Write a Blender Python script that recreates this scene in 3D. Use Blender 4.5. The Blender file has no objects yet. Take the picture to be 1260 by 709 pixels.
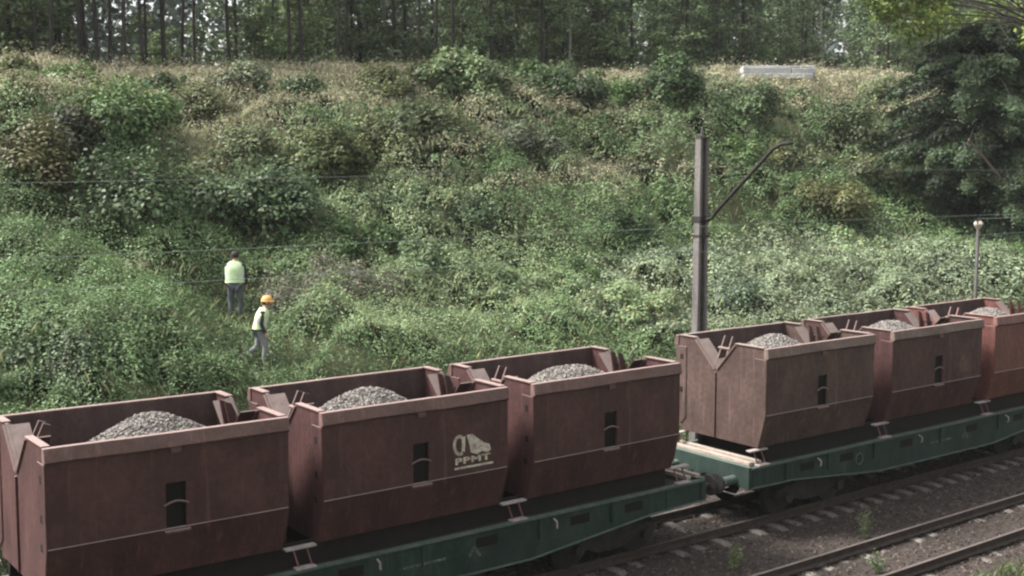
import bpy, bmesh, math, random
import numpy as np
from mathutils import Vector, Matrix
random.seed(7); rng = np.random.default_rng(11)
S = bpy.context.scene
COL = S.collection
R = math.radians

# ------------------------------------------------------------------ camera, world, sun, exposure
CAM = np.array([-4.684, -18.447, 7.981]); F_PX = 1479.8; YAW = 0.6461; PIT = 0.1056
fw = np.array([math.sin(YAW)*math.cos(PIT), math.cos(YAW)*math.cos(PIT), -math.sin(PIT)])
rt = np.array([math.cos(YAW), -math.sin(YAW), 0.0]); up = np.cross(rt, fw)
cd = bpy.data.cameras.new('camera'); cam = bpy.data.objects.new('camera', cd); COL.objects.link(cam)
cd.sensor_width = 36; cd.lens = F_PX/1260*36; cd.clip_start = .1; cd.clip_end = 2000
cam.matrix_world = Matrix(((rt[0], up[0], -fw[0], CAM[0]), (rt[1], up[1], -fw[1], CAM[1]), (rt[2], up[2], -fw[2], CAM[2]), (0, 0, 0, 1)))
S.camera = cam
SUN_EL, SUN_AZ = R(50), R(-52)          # azimuth from +Y towards +X
W = bpy.data.worlds.new('World'); S.world = W; W.use_nodes = True
nt = W.node_tree; nt.nodes.clear()
sky = nt.nodes.new('ShaderNodeTexSky'); sky.sky_type = 'NISHITA'; sky.sun_disc = False
sky.sun_elevation = SUN_EL; sky.sun_rotation = SUN_AZ; sky.air_density = 1.5; sky.dust_density = 4.0
hs = nt.nodes.new('ShaderNodeHueSaturation'); hs.inputs['Saturation'].default_value = .12
bg = nt.nodes.new('ShaderNodeBackground'); bg.inputs['Strength'].default_value = .145
wo = nt.nodes.new('ShaderNodeOutputWorld')
nt.links.new(sky.outputs[0], hs.inputs['Color']); nt.links.new(hs.outputs[0], bg.inputs['Color']); nt.links.new(bg.outputs[0], wo.inputs[0])
sl = bpy.data.lights.new('sun', 'SUN'); sl.energy = 4.4; sl.angle = R(17); sl.color = (1, .965, .91)
so = bpy.data.objects.new('sun', sl); COL.objects.link(so)
sv = Vector((math.sin(SUN_AZ)*math.cos(SUN_EL), math.cos(SUN_AZ)*math.cos(SUN_EL), math.sin(SUN_EL)))
so.rotation_euler = sv.to_track_quat('Z', 'Y').to_euler(); so.location = (0, 0, 60)
S.view_settings.view_transform = 'Standard'; S.view_settings.look = 'None'; S.view_settings.exposure = 1.27; S.view_settings.gamma = 1
S.render.engine = 'CYCLES'; S.cycles.filter_width = 2.3
S.cycles.max_bounces = 5; S.cycles.diffuse_bounces = 3; S.cycles.transparent_max_bounces = 4

# ------------------------------------------------------------------ terrain
class Noise:
    def __init__(s, seed): s.g = np.random.default_rng(seed).random((256, 256))
    def __call__(s, x, y, wl):
        x = np.asarray(x)/wl+1000; y = np.asarray(y)/wl+1000
        i = np.floor(x).astype(int); j = np.floor(y).astype(int); a = x-i; b = y-j
        a = a*a*(3-2*a); b = b*b*(3-2*b); g = s.g
        i0 = i % 256; i1 = (i+1) % 256; j0 = j % 256; j1 = (j+1) % 256
        return (g[i0, j0]*(1-a)+g[i1, j0]*a)*(1-b)+(g[i0, j1]*(1-a)+g[i1, j1]*a)*b
N1, N2, N3, N4 = Noise(1), Noise(2), Noise(3), Noise(4)
PY = [-400, -60, -30, -19, -16, -9.2, -7.4, -5.9, -2.2, 0, 2.6, 4.2, 5.2, 7, 9.5, 13.6, 17, 22, 28, 31, 45, 80, 400]
PZ = [9, 9, 7.2, 6.3, 5.1, .5, -.05, -.24, -.24, -.22, -.26, -.3, .2, 1.4, 2.6, 3.7, 5.5, 8.5, 11.15, 11.3, 11.4, 11.6, 13]
def ground_z(x, y):
    x = np.asarray(x, float); y = np.asarray(y, float)
    z = np.interp(y, PY, PZ)
    k = np.clip((y-14)/14, 0, 1); z = z + k*(np.clip(x, -30, 140)*.037-.62)
    wob = np.clip((y-5)/4, 0, 1)*np.clip((60-y)/20, 0, 1)
    z = z + wob*((N1(x, y, 7)-.5)*1.0+(N2(x, y, 2.6)-.5)*.35)
    flat = (y > -7) & (y < 4.6)
    return z+np.where(flat, (N3(x, y, 1.3)-.5)*.03, 0)
def mound(x, y):
    k = np.clip((y-4.8)/2, 0, 1)
    wx = x+.8*N3(x, y, 2.1); wy = y+.8*N2(x, y+50, 2.3)
    m = .10+1.75*np.abs(2*N4(wx, wy, 4.6)-1)**.75+1.35*np.abs(2*N2(wx+31, wy, 2.1)-1)**.7+.55*np.abs(2*N3(x, y, .9)-1)
    m = m*(1-.3*np.clip((x-8)/5, 0, 1)*np.clip((17-y)/3, 0, 1))
    for ax, ay in ((9.4, 13.2), (8.1, 9.0), (9.0, 12.0)): m = m*(1-.93*np.exp(-(((x-ax)**2+(y-ay)**2)/2.6)**2))
    return m*k*np.interp(y, [0, 22, 27, 80], [1, .85, .36, .12])
def proj(P):
    d = np.asarray(P)-CAM; z = d@fw
    return 630+F_PX*(d@rt)/z, 354.5-F_PX*(d@up)/z, z
def ray(px, py): return fw+rt*(px-630)/F_PX-up*(py-354.5)/F_PX
def hit(px, py):                          # where the line of sight meets the terrain of the far slope
    d = ray(px, py); t = 22.0
    while t < 200:
        p = CAM+d*t
        if p[1] > 3 and p[2] < ground_z(p[0], p[1]): return p, t
        t += .1
    return CAM+d*60, 60
def on_y(px, py, Y):
    d = ray(px, py); t = (Y-CAM[1])/d[1]; return CAM+d*t

# ------------------------------------------------------------------ helpers
def tag(o, label=None, cat=None, group=None, kind=None):
    if label: o['label'] = label
    if cat: o['category'] = cat
    if group: o['group'] = group
    if kind: o['kind'] = kind
    return o
def empty(name, loc=(0, 0, 0), rz=0):
    o = bpy.data.objects.new(name, None); COL.objects.link(o); o.location = loc; o.rotation_euler = (0, 0, rz); o.empty_display_size = .3
    return o
def copy_tree(o, parent=None):
    c = o.copy(); COL.objects.link(c)
    if parent: c.parent = parent
    for ch in [k for k in bpy.data.objects if k.parent == o]: copy_tree(ch, c)
    return c
class MB:
    def __init__(s): s.v = []; s.f = []; s.mi = []; s.cur = 0
    def add(s, vs, fs):
        b = len(s.v); s.v += [tuple(p) for p in vs]
        for f in fs: s.f.append([b+i for i in f]); s.mi.append(s.cur)
        return s
    def box(s, x0, x1, y0, y1, z0, z1):
        return s.add([(x0, y0, z0), (x1, y0, z0), (x1, y1, z0), (x0, y1, z0), (x0, y0, z1), (x1, y0, z1), (x1, y1, z1), (x0, y1, z1)],
                     [(0, 3, 2, 1), (4, 5, 6, 7), (0, 1, 5, 4), (1, 2, 6, 5), (2, 3, 7, 6), (3, 0, 4, 7)])
    def prism(s, poly, a0, a1, axis='x'):      # polygon (u,v) swept along an axis: x -> (y,z), y -> (x,z), z -> (x,y)
        def P(u, v, a): return {'x': (a, u, v), 'y': (u, a, v), 'z': (u, v, a)}[axis]
        n = len(poly)
        return s.add([P(u, v, a0) for u, v in poly]+[P(u, v, a1) for u, v in poly],
                     [list(range(n))[::-1], list(range(n, 2*n))]+[(i, (i+1) % n, n+(i+1) % n, n+i) for i in range(n)])
    def bent_prism(s, poly, a0, a1, amp, n=16):      # a long profile knocked slightly out of true
        m = len(poly); vs = []; ph = [random.uniform(0, 6.28) for _ in range(4)]; k1 = random.uniform(1, 2.2)
        for i in range(n+1):
            f = i/n; w = math.sin(math.pi*f)**.5
            dy = amp*w*(math.sin(k1*6.28*f+ph[0])*.6+math.sin(17*f+ph[1])*.4+random.uniform(-.25, .25)); dz = amp*w*(math.sin(k1*5*f+ph[2])*.6+random.uniform(-.4, .4))
            for j, (u, v) in enumerate(poly): q = 1 if j in (2, 3) else .35; vs.append((a0+(a1-a0)*f, u+dy*q, v+dz*q))
        fs = [list(range(m))[::-1], list(range(n*m, n*m+m))]+[(i*m+j, i*m+(j+1) % m, (i+1)*m+(j+1) % m, (i+1)*m+j) for i in range(n) for j in range(m)]
        return s.add(vs, fs)
    def tube(s, pts, rad, n=8, cap=True):
        pts = [Vector(p) for p in pts]; m = len(pts)
        rad = rad if isinstance(rad, (list, tuple)) else [rad]*m
        vs = []
        prev = None
        for i, p in enumerate(pts):
            t = (pts[min(i+1, m-1)]-pts[max(i-1, 0)]).normalized()
            a = prev if prev is not None else (Vector((0, 0, 1)) if abs(t.z) < .9 else Vector((1, 0, 0)))
            u = (a-t*a.dot(t)).normalized(); w = t.cross(u); prev = u
            for k in range(n):
                an = 2*math.pi*k/n; vs.append(p+(u*math.cos(an)+w*math.sin(an))*rad[i])
        fs = [(i*n+k, i*n+(k+1) % n, (i+1)*n+(k+1) % n, (i+1)*n+k) for i in range(m-1) for k in range(n)]
        if cap: fs += [list(range(n))[::-1], list(range((m-1)*n, m*n))]
        return s.add(vs, fs)
    def cyl(s, c, r, h, axis='y', n=20, r2=None):
        c = Vector(c); d = {'x': Vector((1, 0, 0)), 'y': Vector((0, 1, 0)), 'z': Vector((0, 0, 1))}[axis]
        return s.tube([c-d*h/2, c+d*h/2], [r, r if r2 is None else r2], n)
    def build(s, name, mat, parent=None, bevel=0, smooth=False, loc=None):
        me = bpy.data.meshes.new(name); me.from_pydata(s.v, [], s.f)
        for m in (mat if isinstance(mat, list) else [mat]): me.materials.append(m)
        me.polygons.foreach_set('material_index', s.mi)
        bm = bmesh.new(); bm.from_mesh(me); bmesh.ops.recalc_face_normals(bm, faces=bm.faces); bm.to_mesh(me); bm.free()
        if smooth: me.polygons.foreach_set('use_smooth', [True]*len(me.polygons))
        o = bpy.data.objects.new(name, me); COL.objects.link(o)
        if parent: o.parent = parent
        if loc: o.location = loc
        if bevel:
            b = o.modifiers.new('bevel', 'BEVEL'); b.width = bevel; b.segments = 2; b.limit_method = 'ANGLE'
        return o
def np_mesh(name, V, nper, mat, parent=None, col=None, link=True):      # V (n*nper,3): n separate polygons of nper corners
    n = len(V)//nper; me = bpy.data.meshes.new(name)
    me.vertices.add(len(V)); me.vertices.foreach_set('co', V.astype(np.float32).ravel())
    me.loops.add(len(V)); me.loops.foreach_set('vertex_index', np.arange(len(V), dtype=np.int32))
    me.polygons.add(n); me.polygons.foreach_set('loop_start', np.arange(0, len(V), nper, dtype=np.int32))
    me.update(calc_edges=True)
    if col is not None:
        ca = me.color_attributes.new('Col', 'FLOAT_COLOR', 'POINT')
        c4 = np.ones((len(V), 4), np.float32); c4[:, :3] = np.repeat(col, nper, axis=0); ca.data.foreach_set('color', c4.ravel())
    me.materials.append(mat)
    if not link: return me
    o = bpy.data.objects.new(name, me); COL.objects.link(o)
    if parent: o.parent = parent
    return o
def unit(a): return a/np.maximum(np.linalg.norm(a, axis=1, keepdims=True), 1e-9)
def leaf_verts(P, Nn, size, aspect=.55):
    n = len(P); t = rng.normal(size=(n, 3)); t -= Nn*np.sum(t*Nn, axis=1, keepdims=True); t = unit(t)
    b = np.cross(Nn, t); s = np.asarray(size).reshape(-1, 1)
    V = np.empty((n, 4, 3)); V[:, 0] = P-t*s*.5; V[:, 1] = P+b*s*aspect*.5+Nn*s*.08; V[:, 2] = P+t*s*.5; V[:, 3] = P-b*s*aspect*.5+Nn*s*.08
    return V.reshape(-1, 3)
def blade_verts(P, h, w, lean):
    n = len(P); a = rng.random(n)*2*np.pi; d = np.c_[np.cos(a), np.sin(a), np.zeros(n)]; b = np.c_[-np.sin(a), np.cos(a), np.zeros(n)]
    V = np.empty((n, 4, 3)); hz = np.c_[np.zeros((n, 2)), h]; wv = b*np.reshape(w, (-1, 1)); ln = d*np.reshape(lean*h, (-1, 1))
    V[:, 0] = P-wv*.5; V[:, 1] = P+wv*.5; V[:, 2] = P+hz*.6+ln*.35+wv*.4; V[:, 3] = P+hz+ln
    return V.reshape(-1, 3)
def stone_mesh(name, P, size, mat, parent=None, col=None):
    n = len(P); O = np.array([[1, 0, 0], [-1, 0, 0], [0, 1, 0], [0, -1, 0], [0, 0, 1], [0, 0, -1]], float)
    V = O[None]*(.6+.7*rng.random((n, 6, 1)))+rng.normal(size=(n, 6, 3))*.18
    q = rng.normal(size=(n, 4)); q /= np.linalg.norm(q, axis=1, keepdims=True); w, x, y, z = q.T
    M = np.stack([1-2*(y*y+z*z), 2*(x*y-z*w), 2*(x*z+y*w), 2*(x*y+z*w), 1-2*(x*x+z*z), 2*(y*z-x*w), 2*(x*z-y*w), 2*(y*z+x*w), 1-2*(x*x+y*y)], 1).reshape(n, 3, 3)
    V = np.einsum('nij,nkj->nki', M, V)*np.reshape(size, (-1, 1, 1))+P[:, None]
    T = [(0, 2, 4), (2, 1, 4), (1, 3, 4), (3, 0, 4), (2, 0, 5), (1, 2, 5), (3, 1, 5), (0, 3, 5)]
    VV = V[:, np.array(T).ravel()].reshape(-1, 3)
    return np_mesh(name, VV, 3, mat, parent, None if col is None else np.repeat(col, 8, axis=0))

# ------------------------------------------------------------------ materials
def mat(name, col, rough=.8, metal=0, noise=None, col2=None, scale=4, bump=0, bscale=30, stretch=None, dust=None, spec=.3):
    m = bpy.data.materials.new(name); m.use_nodes = True; n = m.node_tree.nodes; l = m.node_tree.links
    p = n['Principled BSDF']; p.inputs['Roughness'].default_value = rough; p.inputs['Metallic'].default_value = metal
    p.inputs['Specular IOR Level'].default_value = spec
    p.inputs['Base Color'].default_value = (*col, 1)
    tc = n.new('ShaderNodeTexCoord'); src = None
    if col2:
        mp = n.new('ShaderNodeMapping'); mp.inputs['Scale'].default_value = stretch or (1, 1, 1); l.new(tc.outputs['Object'], mp.inputs[0])
        nz = n.new('ShaderNodeTexNoise'); nz.inputs['Scale'].default_value = scale; nz.inputs['Detail'].default_value = 8; nz.inputs['Roughness'].default_value = .65
        l.new(mp.outputs[0], nz.inputs[0])
        cr = n.new('ShaderNodeValToRGB'); cr.color_ramp.elements[0].position = .38; cr.color_ramp.elements[1].position = .66
        cr.color_ramp.elements[0].color = (*col, 1); cr.color_ramp.elements[1].color = (*col2, 1)
        l.new(nz.outputs[0], cr.inputs[0]); src = cr.outputs[0]
        # fine second grain
        n2 = n.new('ShaderNodeTexNoise'); n2.inputs['Scale'].default_value = scale*7; n2.inputs['Detail'].default_value = 4; l.new(tc.outputs['Object'], n2.inputs[0])
        mr = n.new('ShaderNodeMapRange'); mr.inputs[1].default_value = .3; mr.inputs[2].default_value = .7; mr.inputs[3].default_value = .8; mr.inputs[4].default_value = 1.2; l.new(n2.outputs[0], mr.inputs[0])
        mx = n.new('ShaderNodeMix'); mx.data_type = 'RGBA'; mx.blend_type = 'MULTIPLY'; mx.inputs[0].default_value = 1
        l.new(src, mx.inputs[6]); l.new(mr.outputs[0], mx.inputs[7]); src = mx.outputs[2]
    if dust and src:                       # settled stone dust on faces that look up
        ge = n.new('ShaderNodeNewGeometry'); sp = n.new('ShaderNodeSeparateXYZ'); l.new(ge.outputs['True Normal'], sp.inputs[0])
        m2 = n.new('ShaderNodeMapRange'); m2.inputs[1].default_value = .15; m2.inputs[2].default_value = .95; m2.inputs[3].default_value = 0; m2.inputs[4].default_value = dust[3]; l.new(sp.outputs[2], m2.inputs[0])
        mx = n.new('ShaderNodeMix'); mx.data_type = 'RGBA'; l.new(m2.outputs[0], mx.inputs[0]); l.new(src, mx.inputs[6]); mx.inputs[7].default_value = (*dust[:3], 1); src = mx.outputs[2]
    if src: l.new(src, p.inputs['Base Color'])
    if dust:
        n3 = n.new('ShaderNodeTexNoise'); n3.inputs['Scale'].default_value = 1.1; n3.inputs['Detail'].default_value = 3; l.new(tc.outputs['Object'], n3.inputs[0])
        c3 = n.new('ShaderNodeMapRange'); c3.inputs[1].default_value = .35; c3.inputs[2].default_value = .7; c3.inputs[3].default_value = 1.0; c3.inputs[4].default_value = .62; l.new(n3.outputs[0], c3.inputs[0])
        m4 = n.new('ShaderNodeMapping'); m4.inputs['Scale'].default_value = (7, 7, .45); l.new(tc.outputs['Object'], m4.inputs[0])
        n4 = n.new('ShaderNodeTexNoise'); n4.inputs['Scale'].default_value = 1.5; n4.inputs['Detail'].default_value = 6; l.new(m4.outputs[0], n4.inputs[0])
        c4 = n.new('ShaderNodeValToRGB'); c4.color_ramp.elements[0].position = .58; c4.color_ramp.elements[1].position = .72; l.new(n4.outputs[0], c4.inputs[0])
        m5 = n.new('ShaderNodeMix'); m5.data_type = 'RGBA'; m5.blend_type = 'MULTIPLY'; m5.inputs[0].default_value = 1; l.new(src, m5.inputs[6]); l.new(c3.outputs[0], m5.inputs[7])
        m6 = n.new('ShaderNodeMix'); m6.data_type = 'RGBA'; m7 = n.new('ShaderNodeMath'); m7.operation = 'MULTIPLY'; m7.inputs[1].default_value = .5; l.new(c4.outputs[0], m7.inputs[0]); l.new(m7.outputs[0], m6.inputs[0])
        l.new(m5.outputs[2], m6.inputs[6]); m6.inputs[7].default_value = (col2[0]*1.5, col2[1]*1.55, col2[2]*1.5, 1); l.new(m6.outputs[2], p.inputs['Base Color'])
    if bump:
        nb = n.new('ShaderNodeTexNoise'); nb.inputs['Scale'].default_value = bscale; nb.inputs['Detail'].default_value = 5; l.new(tc.outputs['Object'], nb.inputs[0])
        bp = n.new('ShaderNodeBump'); bp.inputs['Strength'].default_value = bump; bp.inputs['Distance'].default_value = .03; l.new(nb.outputs[0], bp.inputs['Height']); l.new(bp.outputs[0], p.inputs['Normal'])
    return m
def leaf_mat(name, gloss=.5, trans=.24):
    m = bpy.data.materials.new(name); m.use_nodes = True; n = m.node_tree.nodes; l = m.node_tree.links
    p = n['Principled BSDF']; p.inputs['Roughness'].default_value = gloss; p.inputs['Specular IOR Level'].default_value = .2
    a = n.new('ShaderNodeAttribute'); a.attribute_name = 'Col'; l.new(a.outputs['Color'], p.inputs['Base Color'])
    t = n.new('ShaderNodeBsdfTranslucent'); l.new(a.outputs['Color'], t.inputs['Color'])
    mx = n.new('ShaderNodeMixShader'); mx.inputs[0].default_value = trans
    l.new(p.outputs[0], mx.inputs[1]); l.new(t.outputs[0], mx.inputs[2]); l.new(mx.outputs[0], n['Material Output'].inputs[0])
    return m
LEAF = leaf_mat('leaf'); DRY = leaf_mat('dry_grass', .9, .25); STONE = leaf_mat('stone', .9, 0)
BARK = mat('bark', (.018, .016, .014), .95, col2=(.05, .043, .038), scale=6, stretch=(1, 1, .25), bump=.5)
PALEBARK = mat('pale_bark', (.3, .29, .27), .9, col2=(.16, .15, .14), scale=5, bump=.3)
DUST = (.30, .24, .22, .8)
RUST1 = mat('maroon_paint', (.042, .0165, .016), .62, col2=(.070, .031, .029), scale=1.6, stretch=(1, 1, .35), bump=.4, bscale=7, dust=DUST)
RUST2 = mat('brown_dusty_paint', (.050, .028, .024), .75, col2=(.082, .051, .042), scale=1.3, stretch=(1, 1, .5), bump=.4, bscale=7, dust=DUST)
RUST3 = mat('red_oxide_paint', (.095, .032, .027), .62, col2=(.14, .055, .046), scale=1.8, stretch=(1, 1, .3), bump=.4, bscale=7, dust=DUST)
RIM1 = mat('skylit_rim_paint', (.085, .043, .039), .8, col2=(.14, .083, .074), scale=2.2, bump=.2, dust=(.27, .20, .185, .75))  # rim tones lightened to carry sky light on the sloped band, plus dust
RIM2 = mat('skylit_rim_paint_brown', (.095, .06, .05), .8, col2=(.15, .105, .09), scale=2.2, bump=.2, dust=(.26, .20, .18, .75))
RIM3 = mat('skylit_rim_paint_red', (.115, .05, .043), .8, col2=(.17, .09, .078), scale=2.2, bump=.2, dust=(.27, .19, .175, .75))
INNER = mat('worn_shaded_steel', (.035, .02, .019), .85, col2=(.065, .042, .038), scale=3, stretch=(1, 1, .4), bump=.2)  # worn steel, toned dark for the shade inside the containers
BLACK = mat('painted_hole_shade', (.004, .003, .003), .9)  # near-black colour paints the shade inside holes and pockets
GREEN = mat('green_frame_paint', (.009, .025, .0185), .7, col2=(.026, .041, .034), scale=2.5, stretch=(1, 1, .6), bump=.15, dust=(.15, .2, .17, .5))
GREENL = mat('worn_green_edge', (.045, .07, .06), .7, col2=(.085, .10, .09), scale=4, bump=.1)
STEEL = mat('dark_greasy_steel', (.012, .010, .010), .8, col2=(.03, .025, .022), scale=5, bump=.2)
DECK = mat('dark_deck', (.006, .0045, .0045), .9, col2=(.013, .009, .008), scale=4)
PALEW = mat('pale_bleached_timber', (.22, .18, .15), .85, col2=(.33, .28, .24), scale=4, stretch=(3, .4, 3))
PALEM = mat('pale_scuffed_metal', (.22, .18, .17), .7, col2=(.32, .28, .26), scale=6)
WHITE = mat('worn_white_paint', (.46, .44, .36), .85, col2=(.20, .15, .13), scale=11)
FADED = mat('faded_ochre_paint', (.10, .06, .045), .85, col2=(.06, .032, .028), scale=9)
FADEW = mat('faded_frame_marking', (.008, .025, .02), .85, col2=(.13, .14, .13), scale=9)
RAIL = mat('rusty_rail', (.03, .021, .018), .8, col2=(.055, .04, .034), scale=5)
RAILTOP = mat('worn_rail_top', (.07, .056, .05), .7, col2=(.10, .084, .076), scale=3)
SLEEP = mat('concrete_sleeper', (.09, .078, .07), .9, col2=(.155, .14, .125), scale=5, bump=.3)
SLEEPD = mat('dirty_sleeper', (.06, .05, .044), .9, col2=(.26, .235, .205), scale=3, bump=.3)
CONC = mat('pole_concrete', (.085, .076, .072), .9, col2=(.15, .135, .13), scale=3, stretch=(1, 1, .2), bump=.2)
CONCD = mat('dark_pole_edge', (.03, .026, .026), .9, col2=(.055, .046, .045), scale=3)
WIREM = mat('wire_metal', (.10, .11, .10), .6)
WIREL = mat('pale_wire_metal', (.13, .16, .14), .6)

# ground: earth, ballast brown and slope soil by height
def ground_mat():
    m = bpy.data.materials.new('earth_and_ballast'); m.use_nodes = True; n = m.node_tree.nodes; l = m.node_tree.links
    p = n['Principled BSDF']; p.inputs['Roughness'].default_value = .95; p.inputs['Specular IOR Level'].default_value = .145
    tc = n.new('ShaderNodeTexCoord')
    def noise(sc, d=8):
        z = n.new('ShaderNodeTexNoise'); z.inputs['Scale'].default_value = sc; z.inputs['Detail'].default_value = d; l.new(tc.outputs['Object'], z.inputs[0]); return z.outputs[0]
    def ramp(f, a, b, p0=.35, p1=.65):
        r = n.new('ShaderNodeValToRGB'); e = r.color_ramp.elements; e[0].position = p0; e[1].position = p1; e[0].color = (*a, 1); e[1].color = (*b, 1); l.new(f, r.inputs[0]); return r.outputs[0]
    bal = ramp(noise(14), (.022, .018, .0155), (.060, .048, .042)); soil = ramp(noise(3), (.03, .035, .018), (.07, .075, .035))
    sp = n.new('ShaderNodeSeparateXYZ'); l.new(tc.outputs['Object'], sp.inputs[0])
    ab = n.new('ShaderNodeMath'); ab.operation = 'ADD'; ab.inputs[1].default_value = 1.2; l.new(sp.outputs[1], ab.inputs[0])
    a2 = n.new('ShaderNodeMath'); a2.operation = 'ABSOLUTE'; l.new(ab.outputs[0], a2.inputs[0])
    mr = n.new('ShaderNodeMapRange'); mr.inputs[1].default_value = 5.0; mr.inputs[2].default_value = 6.2; l.new(a2.outputs[0], mr.inputs[0])
    mx = n.new('ShaderNodeMix'); mx.data_type = 'RGBA'; l.new(mr.outputs[0], mx.inputs[0]); l.new(bal, mx.inputs[6]); l.new(soil, mx.inputs[7])
    l.new(mx.outputs[2], p.inputs['Base Color'])
    bp = n.new('ShaderNodeBump'); bp.inputs['Strength'].default_value = .7; bp.inputs['Distance'].default_value = .05; l.new(noise(25), bp.inputs['Height']); l.new(bp.outputs[0], p.inputs['Normal'])
    return m
GROUND = ground_mat()

# ------------------------------------------------------------------ the ground sheet
xs = np.unique(np.concatenate([np.linspace(-600, -20, 20), np.linspace(-20, 130, 300), np.linspace(130, 900, 25)]))
ys = np.unique(np.concatenate([np.linspace(-400, -60, 10), np.linspace(-60, -12, 30), np.linspace(-12, 36, 140), np.linspace(36, 80, 30), np.linspace(80, 700, 15)]))
X, Y = np.meshgrid(xs, ys, indexing='ij'); Z = ground_z(X, Y)
nx, ny = X.shape; V = np.stack([X, Y, Z], -1).reshape(-1, 3)
idx = np.arange(nx*ny).reshape(nx, ny)
Q = np.stack([idx[:-1, :-1], idx[1:, :-1], idx[1:, 1:], idx[:-1, 1:]], -1).reshape(-1, 4)
me = bpy.data.meshes.new('ground'); me.from_pydata(V.tolist(), [], Q.tolist()); me.materials.append(GROUND)
me.polygons.foreach_set('use_smooth', [True]*len(me.polygons))
g = bpy.data.objects.new('ground', me); COL.objects.link(g); tag(g, kind='structure')

# ------------------------------------------------------------------ railway tracks
def track(yc, x0, x1, smat, label, dz=0.0, sx=.6):
    t = empty('railway_track', (0, yc, 0)); tag(t, label, 'railway track', 'railway tracks')
    for s in (-1, 1):
        y = s*.7535
        m = MB()
        m.prism([(y-.075, -.172), (y+.075, -.172), (y+.075, -.158), (y+.012, -.135), (y+.012, -.04), (y+.035, -.028), (y+.035, -.004), (y-.035, -.004), (y-.035, -.028), (y-.012, -.04), (y-.012, -.135), (y-.075, -.158)], x0, x1)
        r = m.build('rail', RAIL, t)
        MB().box(x0, x1, y-.033, y+.033, -.002, .004).build('rail_head', RAILTOP, r)
    base = None; n = int((x1-x0)/sx)
    for i in range(n):
        if base is None:
            m = MB(); m.prism([(-1.25, -.30), (1.25, -.30), (1.25, -.21), (1.1, -.175), (.55, -.175), (.35, -.215), (-.35, -.215), (-.55, -.175), (-1.1, -.175), (-1.25, -.21)], -.12, .12)
            o = m.build('sleeper', smat, t, bevel=.012); base = o
        else: o = base.copy(); COL.objects.link(o)
        o.location = (x0+.3+i*sx, random.uniform(-.04, .04), dz+random.uniform(-.05, .0)); o.rotation_euler = (random.uniform(-.006, .006), 0, random.uniform(-.02, .02))
    return t
track(0, -9, 50, SLEEP, 'railway track under the train of green flat wagons, on pale concrete sleepers')
track(-4.02, -6, 52, SLEEPD, 'empty rusty railway track in front of the train, sleepers half buried in dirt', dz=-.045)

# ballast
n = 42000; px = rng.uniform(-7, 52, n); py_ = rng.uniform(-7.2, 3.6, n)
P = np.c_[px, py_, ground_z(px, py_)+.0]; sz = rng.uniform(.018, .055, n)
b = rng.uniform(.4, 1.9, n)[:, None]*np.array([.056, .045, .039]); b[:, 0] *= rng.uniform(.9, 1.15, n)
o = stone_mesh('track_ballast', P, sz, STONE, None, b); tag(o, 'grey brown crushed stone ballast between the rails and sleepers', 'ballast', kind='stuff')

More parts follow.
